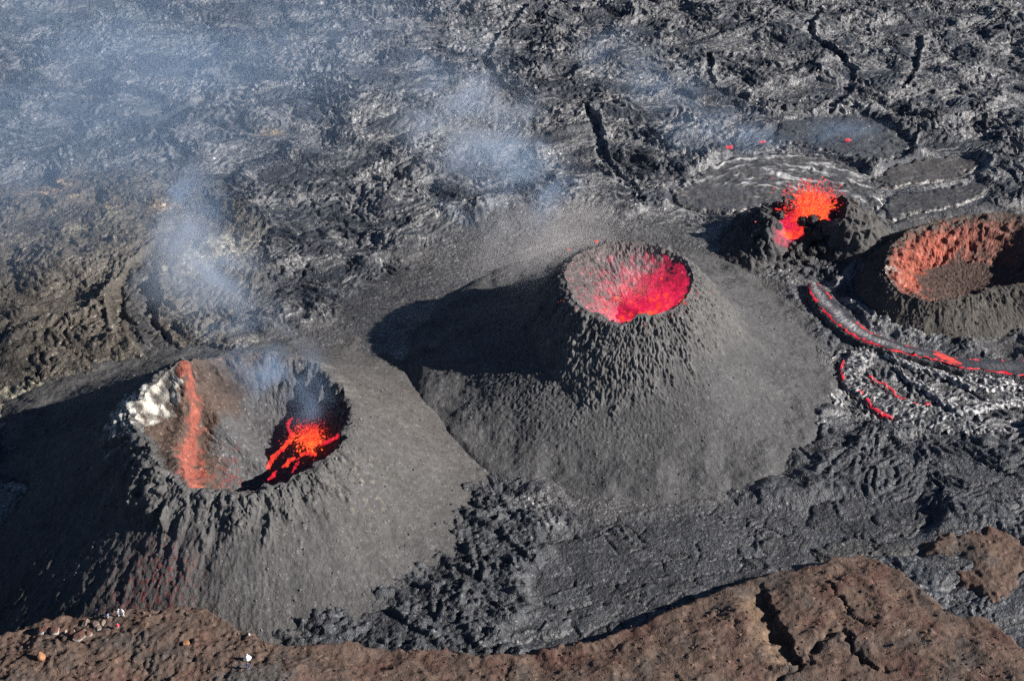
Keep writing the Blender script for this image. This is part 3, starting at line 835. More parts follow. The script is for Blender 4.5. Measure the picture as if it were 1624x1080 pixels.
# --- lava streams
def ribbon(name, path, mat, parent, ncross, hfn, step=.25):
    """path rows: px, py, half width (m). hfn(S, T, X, Y) -> height above ground, colour"""
    W = np.array([[*at(p[0], p[1])[:2], p[2]] for p in path])
    W = smooth_line(W, 14)
    seg = np.hypot(*np.diff(W[:, :2], axis=0).T); run = np.concatenate([[0], np.cumsum(seg)])
    n = int(run[-1]/step)
    S = np.linspace(0, run[-1], n)
    C = np.stack([np.interp(S, run, W[:, k]) for k in range(3)], 1)
    d = np.gradient(C[:, :2], axis=0); d /= np.linalg.norm(d, axis=1, keepdims=True)
    nn = np.stack([-d[:, 1], d[:, 0]], 1)
    t = np.linspace(-1, 1, ncross)
    T = t[None, :]+0*S[:, None]; SS = S[:, None]+0*T
    wob = 1+.22*fbm(SS/3.0, SS*0+np.sign(T)*3, 3, 170)
    X = C[:, 0:1]+nn[:, 0:1]*T*C[:, 2:3]*wob; Y = C[:, 1:2]+nn[:, 1:2]*T*C[:, 2:3]*wob
    hz, col, keep = hfn(SS, T, X, Y, run[-1])
    Z = base(X.ravel(), Y.ravel()).reshape(X.shape)+hz
    Q = grid_faces(n, ncross, keep=keep)
    V = np.stack([X.ravel(), Y.ravel(), Z.ravel()], 1)
    V, Q, col = compact(V, Q, col.reshape(-1, 3))
    o = mesh_np(name, V-np.array(parent.location), Q, mat, parent, col)
    return o

a0 = at(1420, 540)
flow1 = thing('lava_flow', 'long lava stream with dark silvery crust and glowing red edges below the red crater', 'lava flow', (a0[0], a0[1], 0))
path1 = [(1288, 460, 0.92), (1297, 476, 1.74), (1318, 500, 2.25), (1345, 525, 2.15), (1375, 543, 1.84), (1420, 558, 1.54), (1455, 566, 1.43), (1490, 573, 1.54), (1520, 582, 1.54), (1560, 585, 1.84), (1600, 588, 2.46), (1650, 592, 3.07), (1720, 600, 3.28)]
def crust1(S, T, X, Y, L):
    h = 1.40+.12*np.sqrt(np.clip(1-T*T, 0, 1))
    rope = np.sin(S*6.5+T*T*5+T*2+perlin(X/1.1, Y/1.1, 171)*4)*ss(-.3, .3, perlin(X/2, Y/2, 179)+.15)
    pale = ss(.75, .05, np.abs(T+.10+.3*perlin(S/3, S*0, 172)))*(ss(34, 18, np.abs(S-2))+.35*ss(-.1, .4, perlin(S/4, S*0+3, 159)))
    h = h+rope*.06*pale
    C = col0(X, (.050, .050, .056))
    C = mixc(C, (.34, .33, .325), pale*(.35+.65*ss(-.3, .8, rope))*ss(-.5, .2, fbm(X/2, Y/2, 3, 173)+.2))
    lim = .85-.30*perlin(S/2.2, S*0+np.sign(T)*3, 174)-.10*perlin(S/.8, S*0+np.sign(T)*5, 140)-.7*ss(.66, .1, np.abs(S-30.5))*ss(.2, -.4, T+.3*perlin(S, T*3, 158))
    br = (np.abs(S-.66*L*.86) < 1.2)
    return h, C, (np.abs(T) < lim)
ribbon('crust', path1, M['silver'], flow1, 25, crust1, .2)
def edges1(S, T, X, Y, L):
    return 1.46+.16*fbm(X/1.2, Y/1.2, 2, 175)-.5*ss(-.05, .3, perlin(S/2.6, S*0+np.sign(T)*5, 154))-.25*ss(.9, 1.0, np.abs(T)), col0(X, (.05, .05, .05)), (np.abs(T) < .93+.16*perlin(S/2.5, T*2, 176)) & (np.abs(T) > .62)
ribbon('molten_edge', path1, M['red'], flow1, 21, edges1, .25)
def levee1(S, T, X, Y, L):
    h = .45+.8*ss(1.0, .72, np.abs(T))+billow(X/1.3, Y/1.3, 177)*.28*ss(1.0, .8, np.abs(T))-.5*ss(.85, 1.0, np.abs(T))-.9*ss(.60, .48, np.abs(T))
    return h, col0(X, (.050, .050, .053))*(.8+.5*(fbm(X/2, Y/2, 3, 178)+.5))[..., None], np.abs(T) < 1.1
ribbon('levee', [(p[0], p[1], p[2]*1.6) for p in path1], M['lava'], flow1, 35, levee1, .25)

ribbon('molten_breakout', [(1478, 569, .3), (1488, 571, 1.0), (1498, 575, 1.2), (1508, 579, 1.0), (1524, 585, .4)], M['hot'], flow1, 13, lambda S, T, X, Y, L: (1.62+.12*fbm(X, Y, 2, 139)-.25*T*T, col0(X, (.05, .05, .05)), np.abs(T) < .85+.4*perlin(X, Y, 138)), .2)
a0 = at(1400, 630)
flow2 = thing('lava_flow', 'silver ropy lava lobe branching and curling below the glowing lava stream', 'lava flow', (a0[0], a0[1], 0))
path2 = [(1378, 548, 1.6), (1370, 562, 2.6), (1356, 578, 3.0), (1347, 596, 2.6), (1355, 612, 2.6), (1382, 626, 3.0), (1408, 642, 3.8), (1440, 654, 4.4), (1480, 666, 4.2), (1520, 677, 3.0), (1560, 684, 1.8), (1590, 690, .6)]
def lobe(S, T, X, Y, L):
    edge = ss(1.0, .55, np.abs(T)+.35*fbm(X/1.6, Y/1.6, 3, 157))
    h = .15+.65*edge*ss(0, 2, S)
    ph = S*6.8-np.abs(T)*4.5+perlin(X/1.3, Y/1.3, 180)*5
    rope = np.sin(ph)*ss(-.35, .2, perlin(X/2.2, Y/2.2, 156)+.12)
    h = h+rope*.08+billow(X/1.5, Y/1.0, 181)*.38+fbm(X/3, Y/3, 3, 155)*.3
    C = col0(X, (.062, .063, .065))
    C = mixc(C, (.33, .325, .315), ss(-.1, .8, rope)*edge*ss(-.3, .3, fbm(X/1.8, Y/1.8, 3, 182)+.08))
    return h, C, np.abs(T) < .9+.35*perlin(X/1.4, Y/1.4, 183)
ribbon('crust', path2, M['silver'], flow2, 41, lobe, .17)
def strand(S, T, X, Y, L):
    edge = ss(1.0, .4, np.abs(T)+.4*fbm(X/1.3, Y/1.3, 3, 146))
    rope = np.sin(T*6+S*2.2+perlin(X/1.2, Y/1.2, 147)*4)
    h = .1+.75*edge*ss(0, 2, S)*ss(L, L-3, S)+rope*.07+billow(X/1.2, Y/.9, 145)*.3
    C = mixc(col0(X, (.07, .07, .072)), (.40, .39, .38), ss(-.3, .7, rope)*ss(-.4, .2, fbm(X/1.6, Y/1.6, 3, 144)+.1))
    return h, C, np.abs(T) < .9+.35*perlin(X/1.4, Y/1.4, 143)
for pth in ([(1395, 556, .6), (1420, 572, 1.1), (1455, 584, 1.3), (1500, 596, 1.2), (1540, 612, 1.5), (1590, 616, 1.2), (1660, 612, 1.0)],
            [(1420, 580, .5), (1438, 600, 1.0), (1470, 618, 1.3), (1500, 640, 1.4), (1530, 652, 1.5), (1600, 640, 1.4), (1670, 640, 1.2)],
            [(1520, 600, .6), (1545, 598, 1.2), (1585, 604, 1.3), (1624, 600, 1.2), (1680, 604, 1.0)],
            [(1276, 640, .4), (1300, 628, 1.0), (1325, 634, 1.3), (1336, 646, .9)]):
    ribbon('crust', pth, M['silver'], flow2, 25, strand, .18)
def thin(seed, w, hh):
    def f(S, T, X, Y, L):
        k = ss(-.1, .25, fbm(S/1.6, S*0+seed, 3, 184)+.02+.25*perlin(S/.7, T, 136))
        return hh+.22*(1-T*T)*k-.5*(1-k), col0(X, (.05, .05, .05)), np.abs(T) < 2
    return f
ribbon('molten_edge', [(1337, 578, .22), (1334, 592, .25), (1342, 610, .3), (1362, 622, .3), (1374, 632, .35), (1380, 642, .25), (1392, 653, .38), (1405, 660, .35), (1418, 664, .3)], M['red'], flow2, 7, thin(1, 1, .75), .2)
ribbon('molten_edge', [(1378, 600, .2), (1392, 606, .22), (1408, 616, .2), (1422, 628, .25), (1448, 640, .2), (1475, 646, .2)], M['red'], flow2, 7, thin(2, 1, .9), .2)
ribbon('molten_edge', [(1366, 547, .35), (1380, 550, .6), (1396, 553, .4)], M['red'], flow2, 7, thin(3, 1, 1.15), .2)

# --- the brown scoria ridge in the foreground
def ridge_h(X, Y, D, crest, slope, cut):
    Z = base(X, Y)-1.0+crest*ss(-3.2, -.1, D)+1.0*ss(1, 7, D)-slope*np.maximum(D-6, 0)
    Z = Z+fbm(X/9, Y/9, 3, 190)*1.1+fbm(X/2.6, Y/2.6, 4, 191)*.22+perlin(X/.6, Y/.6, 192)*.08+np.maximum(0, perlin(X/.9, Y/.9, 193)-.35)*.5
    C = col0(X, (.104, .073, .058))
    n = fbm(X/8, Y/8, 4, 194)
    C = mixc(C, (.082, .068, .060), ss(.0, .4, n))
    C = mixc(C, (.098, .056, .046), ss(.0, .4, -n)*.8)
    C = mixc(C, (.15, .092, .062), ss(.25, .5, fbm(X/1.8, Y/1.8, 3, 195))*.6)
    C = mixc(C, (.034, .031, .030), ss(.22, .42, fbm(X/2.2, Y/2.2, 4, 198))*.6*ss(10, -30, X))  # shade in the western pits painted in as dark colour
    gp = np.exp(-(((X+38)/7)**2+((Y-161.5)/4)**2))
    C = mixc(C, (.090, .086, .080), ss(.2, .7, gp+.4*fbm(X/2, Y/2, 3, 199))*.85)
    west = ss(-20, -45, X)
    gl = ridged((X*.5+Y*.87)/4+fbm(X/6, Y/6, 2, 142), (X*.87-Y*.5)/18, 3, 141)
    Z = Z+(1-west)*gl*.45
    Z = Z-14*ss(-.6, -3.4, D)*ss(-50, -70, X)
    Z = Z+west*(ridged(X/3.2+fbm(X/4, Y/4, 2, 7), Y/2.4, 4, 189)*.42+np.maximum(0, billow(X/1.1, Y/1.1, 188))*.35-np.maximum(0, fbm(X/2.2, Y/2.2, 4, 198)-.2)*1.5)
    Z = Z+(1-west)*ridged((X+Y*.5)/6, (Y-X*.5)/3, 3, 187)*.25
    for P, w, d, face, fc in cut:
        Dl, S, T = linedist(P, X, Y, 9)
        Dn = Dl*S+fbm(X/2.2, Y/2.2, 4, 196)*1.5
        e = ss(.3, 5, D)*ss(0, .12, T)*ss(1, .9, T)*(.65+.7*np.abs(perlin(T*6, T*0+w*7, 185)))
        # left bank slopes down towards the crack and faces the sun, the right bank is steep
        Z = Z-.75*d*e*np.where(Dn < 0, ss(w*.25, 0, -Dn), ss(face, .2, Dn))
        if fc: C = mixc(C, (.15, .105, .072), e*ss(face*1.1, face*.6, Dn)*ss(0, .3, Dn)*.9)  # sunlit look of the left bank painted on as paler tan
    return Z, C*(.82+.36*(fbm(X/3, Y/3, 4, 197)+.5))[..., None]
CUTS = [(smooth_line(poly([(1205, 905), (1222, 945), (1243, 985), (1266, 1030), (1275, 1050)][::-1], 4.5), 6), .9, 3.0, 6.0, True),
        (smooth_line(poly([(1308, 908), (1330, 935), (1352, 962), (1385, 985), (1410, 990)][::-1], 4.5), 6), .5, .9, .8, False),
        (smooth_line(poly([(1340, 985), (1352, 1010), (1378, 1040), (1415, 1052)][::-1], 4.5), 6), .9, 1.4, 1.2, False),
        (smooth_line(poly([(1345, 985), (1300, 1005), (1270, 1048), (1210, 1075)], 4.5), 6), 1.4, 1.1, 1.2, False),
        (smooth_line(poly([(1050, 985), (1110, 955), (1150, 975), (1180, 1000)], 4.5), 6), 1.0, .6, 1.0, False),
        (smooth_line(poly([(60, 1010), (100, 1012), (150, 1016)], 5.5), 6), 2.0, 1.6, .5, False)]
RIDGE_FN = lambda X, Y, D: ridge_h(X, Y, D, 5.2-1.5*ss(-32, -18, X), .05, CUTS)
rid = patch('brown_ridge_terrain', RP, .24, RIDGE_FN, M['brown'], margin=3.4)
tag(rid, 'red brown scoria ridge along the foreground', None, None, 'structure')
def ridge_z(x, y):
    X = np.array([[x]], f32); Y = np.array([[y]], f32)
    D = sdf(RP, X, Y, 14)+fbm(X/2.5, Y/2.5, 4, 160)*.9
    return float(RIDGE_FN(X, Y, D)[0][0, 0])
def on_ridge(px, py):
    z = 5.0
    for _ in range(12):
        a = at(px, py, z); z = .5*z+.5*ridge_z(a[0], a[1])
    a = at(px, py, z)
    return a[0], a[1], ridge_z(a[0], a[1])
KIP = poly([(1482, 866), (1508, 848), (1545, 846), (1575, 838), (1604, 846), (1618, 880), (1604, 925), (1578, 940), (1540, 918), (1508, 892)], 1.4)
kcut = [(smooth_line(poly([(1500, 862), (1535, 890), (1562, 925)][::-1], 2.5), 6), 1.0, 1.5, .7, False)]
kip = patch('brown_mound_terrain', KIP, .22, lambda X, Y, D: ridge_h(X, Y, D+fbm(X/3, Y/3, 3, 186)*2, 1.5, .0, kcut), M['brown'], margin=3.4)
tag(kip, 'small brown scoria mound surrounded by black lava', None, None, 'structure')

# ------------------------------------------------------------------ molten lava in the vents
def surf_z(W, x, y):
    return float(W[np.argmin((W[:, 0]-x)**2+(W[:, 1]-y)**2), 2])
def on_surf(W, px, py, z=6.0):
    for _ in range(14):
        a = at(px, py, z); z = .5*z+.5*surf_z(W, a[0], a[1])
    a = at(px, py, z)
    return np.array([a[0], a[1], surf_z(W, a[0], a[1])])

OCT_V = np.array([[1, 0, 0], [-1, 0, 0], [0, 1, 0], [0, -1, 0], [0, 0, 1], [0, 0, -1]], float)
OCT_F = np.array([[0, 2, 4], [2, 1, 4], [1, 3, 4], [3, 0, 4], [2, 0, 5], [1, 2, 5], [3, 1, 5], [0, 3, 5]])
def clot_cloud(name, P, R, D, mat, parent, seed=0, stretch=1.7):
    """many torn clots: P centres, R radii, D flight directions"""
    rng = np.random.default_rng(seed)
    n = len(P)
    V = OCT_V[None]*(.65+.7*rng.random((n, 6, 1)))*R[:, None, None]
    rot = rng.normal(size=(n, 3, 3)); rot, _ = np.linalg.qr(rot)
    V = np.einsum('nij,nkj->nki', rot, V)
    D = D/(np.linalg.norm(D, axis=1, keepdims=True)+1e-6)
    V = V+(V*D[:, None, :]).sum(-1, keepdims=True)*D[:, None, :]*(stretch-1)
    V = V+P[:, None, :]
    Q = (OCT_F[None]+6*np.arange(n)[:, None, None]).reshape(-1, 3)
    off = np.array(parent.location)
    o = mesh_np(name, V.reshape(-1, 3)-off, Q, mat, parent, smooth=False)
    return o

def lump(name, c, size, mat, parent, seed=0, rough=.35, sub=3):
    bm = bmesh.new(); bmesh.ops.create_icosphere(bm, subdivisions=sub, radius=1)
    V = np.array([v.co for v in bm.verts]); Q = np.array([[v.index for v in f.verts] for f in bm.faces]); bm.free()
    r = 1+rough*(fbm(V[:, 0]*1.7+V[:, 2]*1.3+seed, V[:, 1]*1.7-V[:, 2]*1.1, 3, 200+seed)*1.5+billow(V[:, 0]*2.5+V[:, 2]*2, V[:, 1]*2.5-V[:, 2], 201+seed)*.5)
    V = V*r[:, None]*np.array(size)
    return mesh_np(name, V+np.array(c)-np.array(parent.location), Q, mat, parent, smooth=False)

rng = np.random.default_rng(11)
def jet(origin, n, speed, tilt, spread, seed, tmax=1.0, g=9.8):
    r = np.random.default_rng(seed)
    d = r.normal(size=(n, 3))*spread+np.array(tilt); d /= np.linalg.norm(d, axis=1, keepdims=True)
    v = d*(speed*np.sqrt(r.random(n)))[:, None]
    t = r.random(n)**1.1*tmax
    P = origin+v*t[:, None]-np.array([0, 0, .5*g])*(t**2)[:, None]+r.normal(size=(n, 3))*.18
    return P, v-np.array([0, 0, g])*t[:, None], t

# the boiling vent of the left cone
v1 = on_surf(W1, 492, 704)
ft1 = thing('lava_fountain', 'round boiling lava fountain with red spatter streaks inside the left crater', 'lava fountain', v1)
lump('fountain_core', v1+[0, 0, .9], (1.15, 1.1, 1.4), M['core'], ft1, 3, .5)
P, D, t = jet(v1+[0, 0, .6], 3000, 8.8, (0, 0, 1), .30, 5, 1.05)
k = P[:, 2] > v1[2]-.2
clot_cloud('lava_clots', P[k], (.035+.12*rng.random(k.sum())**2*(1.3-t[k])), D[k], M['clot'], ft1, 6, 2.4)['kind'] = 'stuff'
P, D, t = jet(v1+[0, 0, .9], 1300, 6.0, (0, 0, 1), .42, 7, .7)
k = P[:, 2] > v1[2]
clot_cloud('hot_clots', P[k], .07+.13*rng.random(k.sum()), D[k], M['core'], ft1, 8, 2.0)['kind'] = 'stuff'
def streak(pts, n, r, seed, mat='hot', W=W1, w=.45):
    rr = np.random.default_rng(seed)
    L = smooth_line(np.array(pts, float), 10)
    P = []
    for i in range(n):
        a = L[int(rr.random()*len(L))]
        b = on_surf_xy(W, a[0]+rr.normal()*3.0*w, a[1]+rr.normal()*3.0*w)
        P.append(b+rr.normal(size=3)*[.12, .12, .05])
    P = np.array(P)
    return P, r*(.4+1.0*rr.random(n))
def on_surf_xy(W, px, py):
    return on_surf(W, px, py)+[0, 0, .08]
for pts, n, r, m in (([(424, 742), (436, 724), (452, 708), (466, 690)], 60, .30, 'hot'), ([(452, 742), (458, 732), (466, 728)], 20, .26, 'hot'), ([(500, 706), (516, 702), (530, 697), (542, 690)], 42, .24, 'red'),
                     ([(478, 722), (490, 718), (500, 722)], 30, .28, 'hot'), ([(462, 690), (456, 676), (462, 664)], 16, .2, 'red'), ([(462, 752), (470, 738), (476, 726)], 10, .18, 'red'), ([(430, 757), (436, 751)], 14, .24, 'red')):
    P, R = streak(pts, n*2, r*.85, int(pts[0][0]), w=.34)
    clot_cloud('spatter_streak', P, R, np.tile([.5, .8, 0.], (len(P), 1)), M[m], ft1, int(pts[0][1]), 2.0)

# the fountain of the small cone
v3 = np.array([64.2, 296.5, 1.2])
ft3 = thing('lava_fountain', 'tall orange lava fountain spraying out of the small split spatter cone', 'lava fountain', v3)
lump('fountain_core', v3+[1.1, .9, 4.2], (1.5, 1.0, 3.4), M['core'], ft3, 9, .75, 4)
lump('fountain_core', v3+[2.1, 1.0, 5.2], (1.3, .9, 2.6), M['core'], ft3, 10, .75, 4)
P, D, t = jet(v3+[0, 0, .5], 6000, 15.5, (.12, .12, 1), .20, 15, 1.25)
k = P[:, 2] > 1.0
clot_cloud('lava_clots', P[k], .05+.16*rng.random(k.sum())**2, D[k], M['clot'], ft3, 16, 2.4)['kind'] = 'stuff'
P, D, t = jet(v3+[0, 0, .5], 6500, 14, (.20, .12, 1), .17, 17, .95)
k = P[:, 2] > 1.0
clot_cloud('hot_clots', P[k], .09+.19*rng.random(k.sum()), D[k], M['core'], ft3, 18, 2.2)['kind'] = 'stuff'
P, D, t = jet(v3+[0, 0, .5], 500, 12.5, (-.35, .05, 1), .20, 19, 1.2)
k = P[:, 2] > 1.0
clot_cloud('falling_clots', P[k], .09+.2*rng.random(k.sum())**2, D[k], M['clot'], ft3, 20)['kind'] = 'stuff'
mo = ft3
P = np.array([np.array([63.0, 296.3, 1.5])*(1-q)+np.array([60.0, 290.2, 1.4])*q+np.array([rr1*.7, 0, 0]) for q, rr1 in zip(rng.random(120), rng.normal(size=120))])
clot_cloud('lava_spill', P, .35+.35*rng.random(120), np.tile([-.4, -.9, 0.], (120, 1)), M['hot'], ft3, 21, 1.6)

# boiling spots on the floor of the middle crater
pool = thing('lava_pool', 'crimson boiling lava pool on the floor of the middle crater', 'lava pool', (24.5, 245.5, 13))
for i, (px, py, r) in enumerate(((976, 475, .5), (1033, 476, .6), (1046, 484, .7), (1045, 489, .5), (1000, 500, .6), (985, 505, .7), (1085, 468, .5), (1080, 478, .5), (1015, 497, .5), (958, 492, .4), (1010, 485, .35), (1058, 470, .35))):
    c = on_surf(W2, px, py, 14)
    lump('boiling_dome', c+[0, 0, .0], (r, r, r*.55), M['hot'], pool, i, .5, 2)
P = []
rr = np.random.default_rng(5)
for i in range(420):
    px, py = 1025+rr.normal()*34, 472+rr.normal()*16
    P.append(on_surf(W2, px, py, 14)+[0, 0, .1+abs(rr.normal())*.6])
for i in range(150):
    px, py = 955+rr.normal()*28, 455+rr.normal()*22
    P.append(on_surf(W2, px, py, 15)+[0, 0, .05])
clot_cloud('lava_clots', np.array(P), .04+.13*rr.random(len(P))**2, rr.normal(size=(len(P), 3)), M['clot'], pool, 22)['kind'] = 'stuff'
# stray bombs in the air and glowing breakouts on the field
for px, py, z, r, lab in ((946, 383, 22, .34, 'single red lava bomb flying above the back rim of the middle crater'), (902, 396, 21, .22, 'small red lava bomb just left of the middle crater rim'),
                          (1214, 343, 7.5, .28, 'small red lava bomb at the left side of the small cone'), (1198, 352, 7, .18, 'tiny red lava bomb over the shadow of the small cone')):
    a = at(px, py, z)
    b = lump('lava_bomb', a, (r, r*.8, r*.7), M['hot'], c1, 2, .5, 2)
    b.parent = None
    b.location = a; b.data.transform(__import__('mathutils').Matrix.Translation(Vector(-(a-np.array(c1.location)))))
    tag(b, lab, 'lava bomb')
for px, py, r, lab in ((1157, 236, 1.0, 'red glowing breakout at the far left of the silvery crust'), (1210, 228, .8, 'pink glowing edge beside the dark crust behind the small cone'),
                       (1345, 226, .8, 'pink glowing breakout below the blue grey crust'), (707, 921, .35, 'small red glowing crack in the black rubble near the ridge'), (738, 815, .35, 'small red glowing crack high in the black rubble'),
                       (806, 966, .4, 'small red glowing crack at the right end of the black rubble')):
    a = at(px, py, .5)
    t = thing('glowing_breakout', lab, 'glowing lava', (a[0], a[1], float(base(np.array([a[0]]), np.array([a[1]]))[0])))
    rr = np.random.default_rng(px)
    r = r*.6
    P = np.array(t.location)+np.c_[np.clip(rr.normal(size=14), -1.4, 1.4)*r*.7, rr.normal(size=14)*r*.25, .75+rr.random(14)*.35]
    clot_cloud('molten_toe', P, r*(.35+.3*rr.random(14)), np.tile([1., .3, 0], (14, 1)), M['red'], t, px)

# ------------------------------------------------------------------ rocks and people on the ridge
def boulder(name, label, px, py, size, c, seed, cat='boulder', group=None, rot=0):
    x, y, z = on_ridge(px, py)
    bm = bmesh.new(); bmesh.ops.create_icosphere(bm, subdivisions=4, radius=1)
    V = np.array([v.co for v in bm.verts]); Q = np.array([[v.index for v in f.verts] for f in bm.faces]); bm.free()
    r = np.random.default_rng(seed)
    nrm = r.normal(size=(13, 3)); nrm /= np.linalg.norm(nrm, axis=1, keepdims=True)
    h = .62+.3*r.random(13)
    dd = V@nrm.T
    k = np.where(dd > h, h/np.maximum(dd, 1e-3), 1).min(1)
    V = V*k[:, None]*(1+.05*fbm(V[:, 0]*3+seed, V[:, 1]*3+V[:, 2]*2, 3, seed))[:, None]
    V = V*np.array(size)
    ca, sa = math.cos(rot), math.sin(rot)
    V = np.c_[V[:, 0]*ca-V[:, 1]*sa, V[:, 0]*sa+V[:, 1]*ca, V[:, 2]]
    C = col0(V[:, 0], c[0])
    if len(c) > 1:
        C = mixc(C, c[1], ss(.25, .45, V[:, 2]/size[2]+.12*perlin(V[:, 0]*3, V[:, 1]*3, 5)))
    o = mesh_np(name, V, Q, M['brown'], None, C, smooth=False, loc=(x, y, z+size[2]*.35))
    return tag(o, label, cat, group)

GREYF = ((.32, .30, .27), (.105, .058, .045))
for i, (px, py, sz, lab) in enumerate(((66, 1003, (.75, .8, .7), 'small red topped grey block at the left end of the broken ledge'), (73, 1001, (.9, .9, .9), 'red topped block with pale face second along the broken ledge'),
        (87, 1002, (.85, .9, .75), 'red topped block third along the ledge between two dark gaps'), (100, 1002, (.95, .9, .8), 'red topped block fourth along the ledge left of the long blocks'),
        (114, 1007, (.9, .9, .6), 'low grey block of the ledge just left of the widest block'), (129, 1010, (1.5, 1.0, .9), 'widest red topped block hanging over the black hollow'),
        (138, 1008, (.8, .9, .8), 'rightmost orange tinged block of the ledge over the black hollow'),
        (136, 989, (1.0, .6, .5), 'pale flat stone at the left of the upper stone row'), (152, 991, (.9, .6, .45), 'grey flat stone in the middle of the upper stone row'), (163, 989, (.7, .5, .5), 'pinkish flat stone at the right of the upper stone row'),
        (156, 997, (.6, .5, .4), 'grey stone just below the upper stone row'))):
    boulder('rock_block', lab, px, py, sz, GREYF if i < 7 else ((.27, .24, .21), (.19, .14, .115)), 300+i, 'rock', 'blocks of the broken ledge', .2*i)
boulder('boulder', 'orange tan boulder near the lower left corner', 65, 1043, (.75, .7, .8), ((.30, .15, .08),), 320)
boulder('boulder', 'orange tan boulder on the ridge in line below its highest point', 295, 1021, (.6, .5, .5), ((.30, .15, .08),), 321)
boulder('boulder', 'broad tan rock mound behind the two people in white', 197, 961, (1.3, .8, .7), ((.26, .13, .08),), 322)
boulder('boulder', 'small white rock on the right slope of the ridge peak', 313, 962, (.22, .2, .2), ((.7, .7, .68),), 323)
boulder('boulder', 'small white rock where the ridge meets the black rubble', 395, 1006, (.22, .2, .2), ((.7, .7, .68),), 324)

SK = plain_mat('skin', (.42, .25, .18), .6)
CLOTH = {k: plain_mat(k+'_cloth', v, .85) for k, v in dict(white=(.82, .82, .80), red=(.62, .02, .05), navy=(.045, .06, .15), blue=(.13, .19, .38), pale=(.62, .62, .62), dark=(.05, .03, .03), grey=(.32, .33, .36)).items()}
HAIR = plain_mat('dark_hair', (.03, .02, .015), .6)
SHOE = plain_mat('shoe_leather', (.06, .05, .05), .6)
DG = None
def skinned(name, nodes, edges, mat, parent, root=0):
    """a smooth tapered surface grown over joints: nodes = [(x, y, z, radius)]"""
    me = bpy.data.meshes.new(name)
    me.from_pydata([n[:3] for n in nodes], edges, [])
    o = bpy.data.objects.new(name, me); SC.collection.objects.link(o)
    m = o.modifiers.new('skin', 'SKIN'); m.use_smooth_shade = True
    for v, n in zip(me.skin_vertices[0].data, nodes): v.radius = (n[3], n[3])
    me.skin_vertices[0].data[root].use_root = True
    s = o.modifiers.new('sub', 'SUBSURF'); s.levels = s.render_levels = 1
    bpy.context.view_layer.update()
    ev = o.evaluated_get(bpy.context.evaluated_depsgraph_get())
    m2 = bpy.data.meshes.new_from_object(ev)
    o.modifiers.clear(); o.data = m2; bpy.data.meshes.remove(me)
    m2.materials.clear(); m2.materials.append(mat)
    m2.name = name
    o.parent = parent
    return o

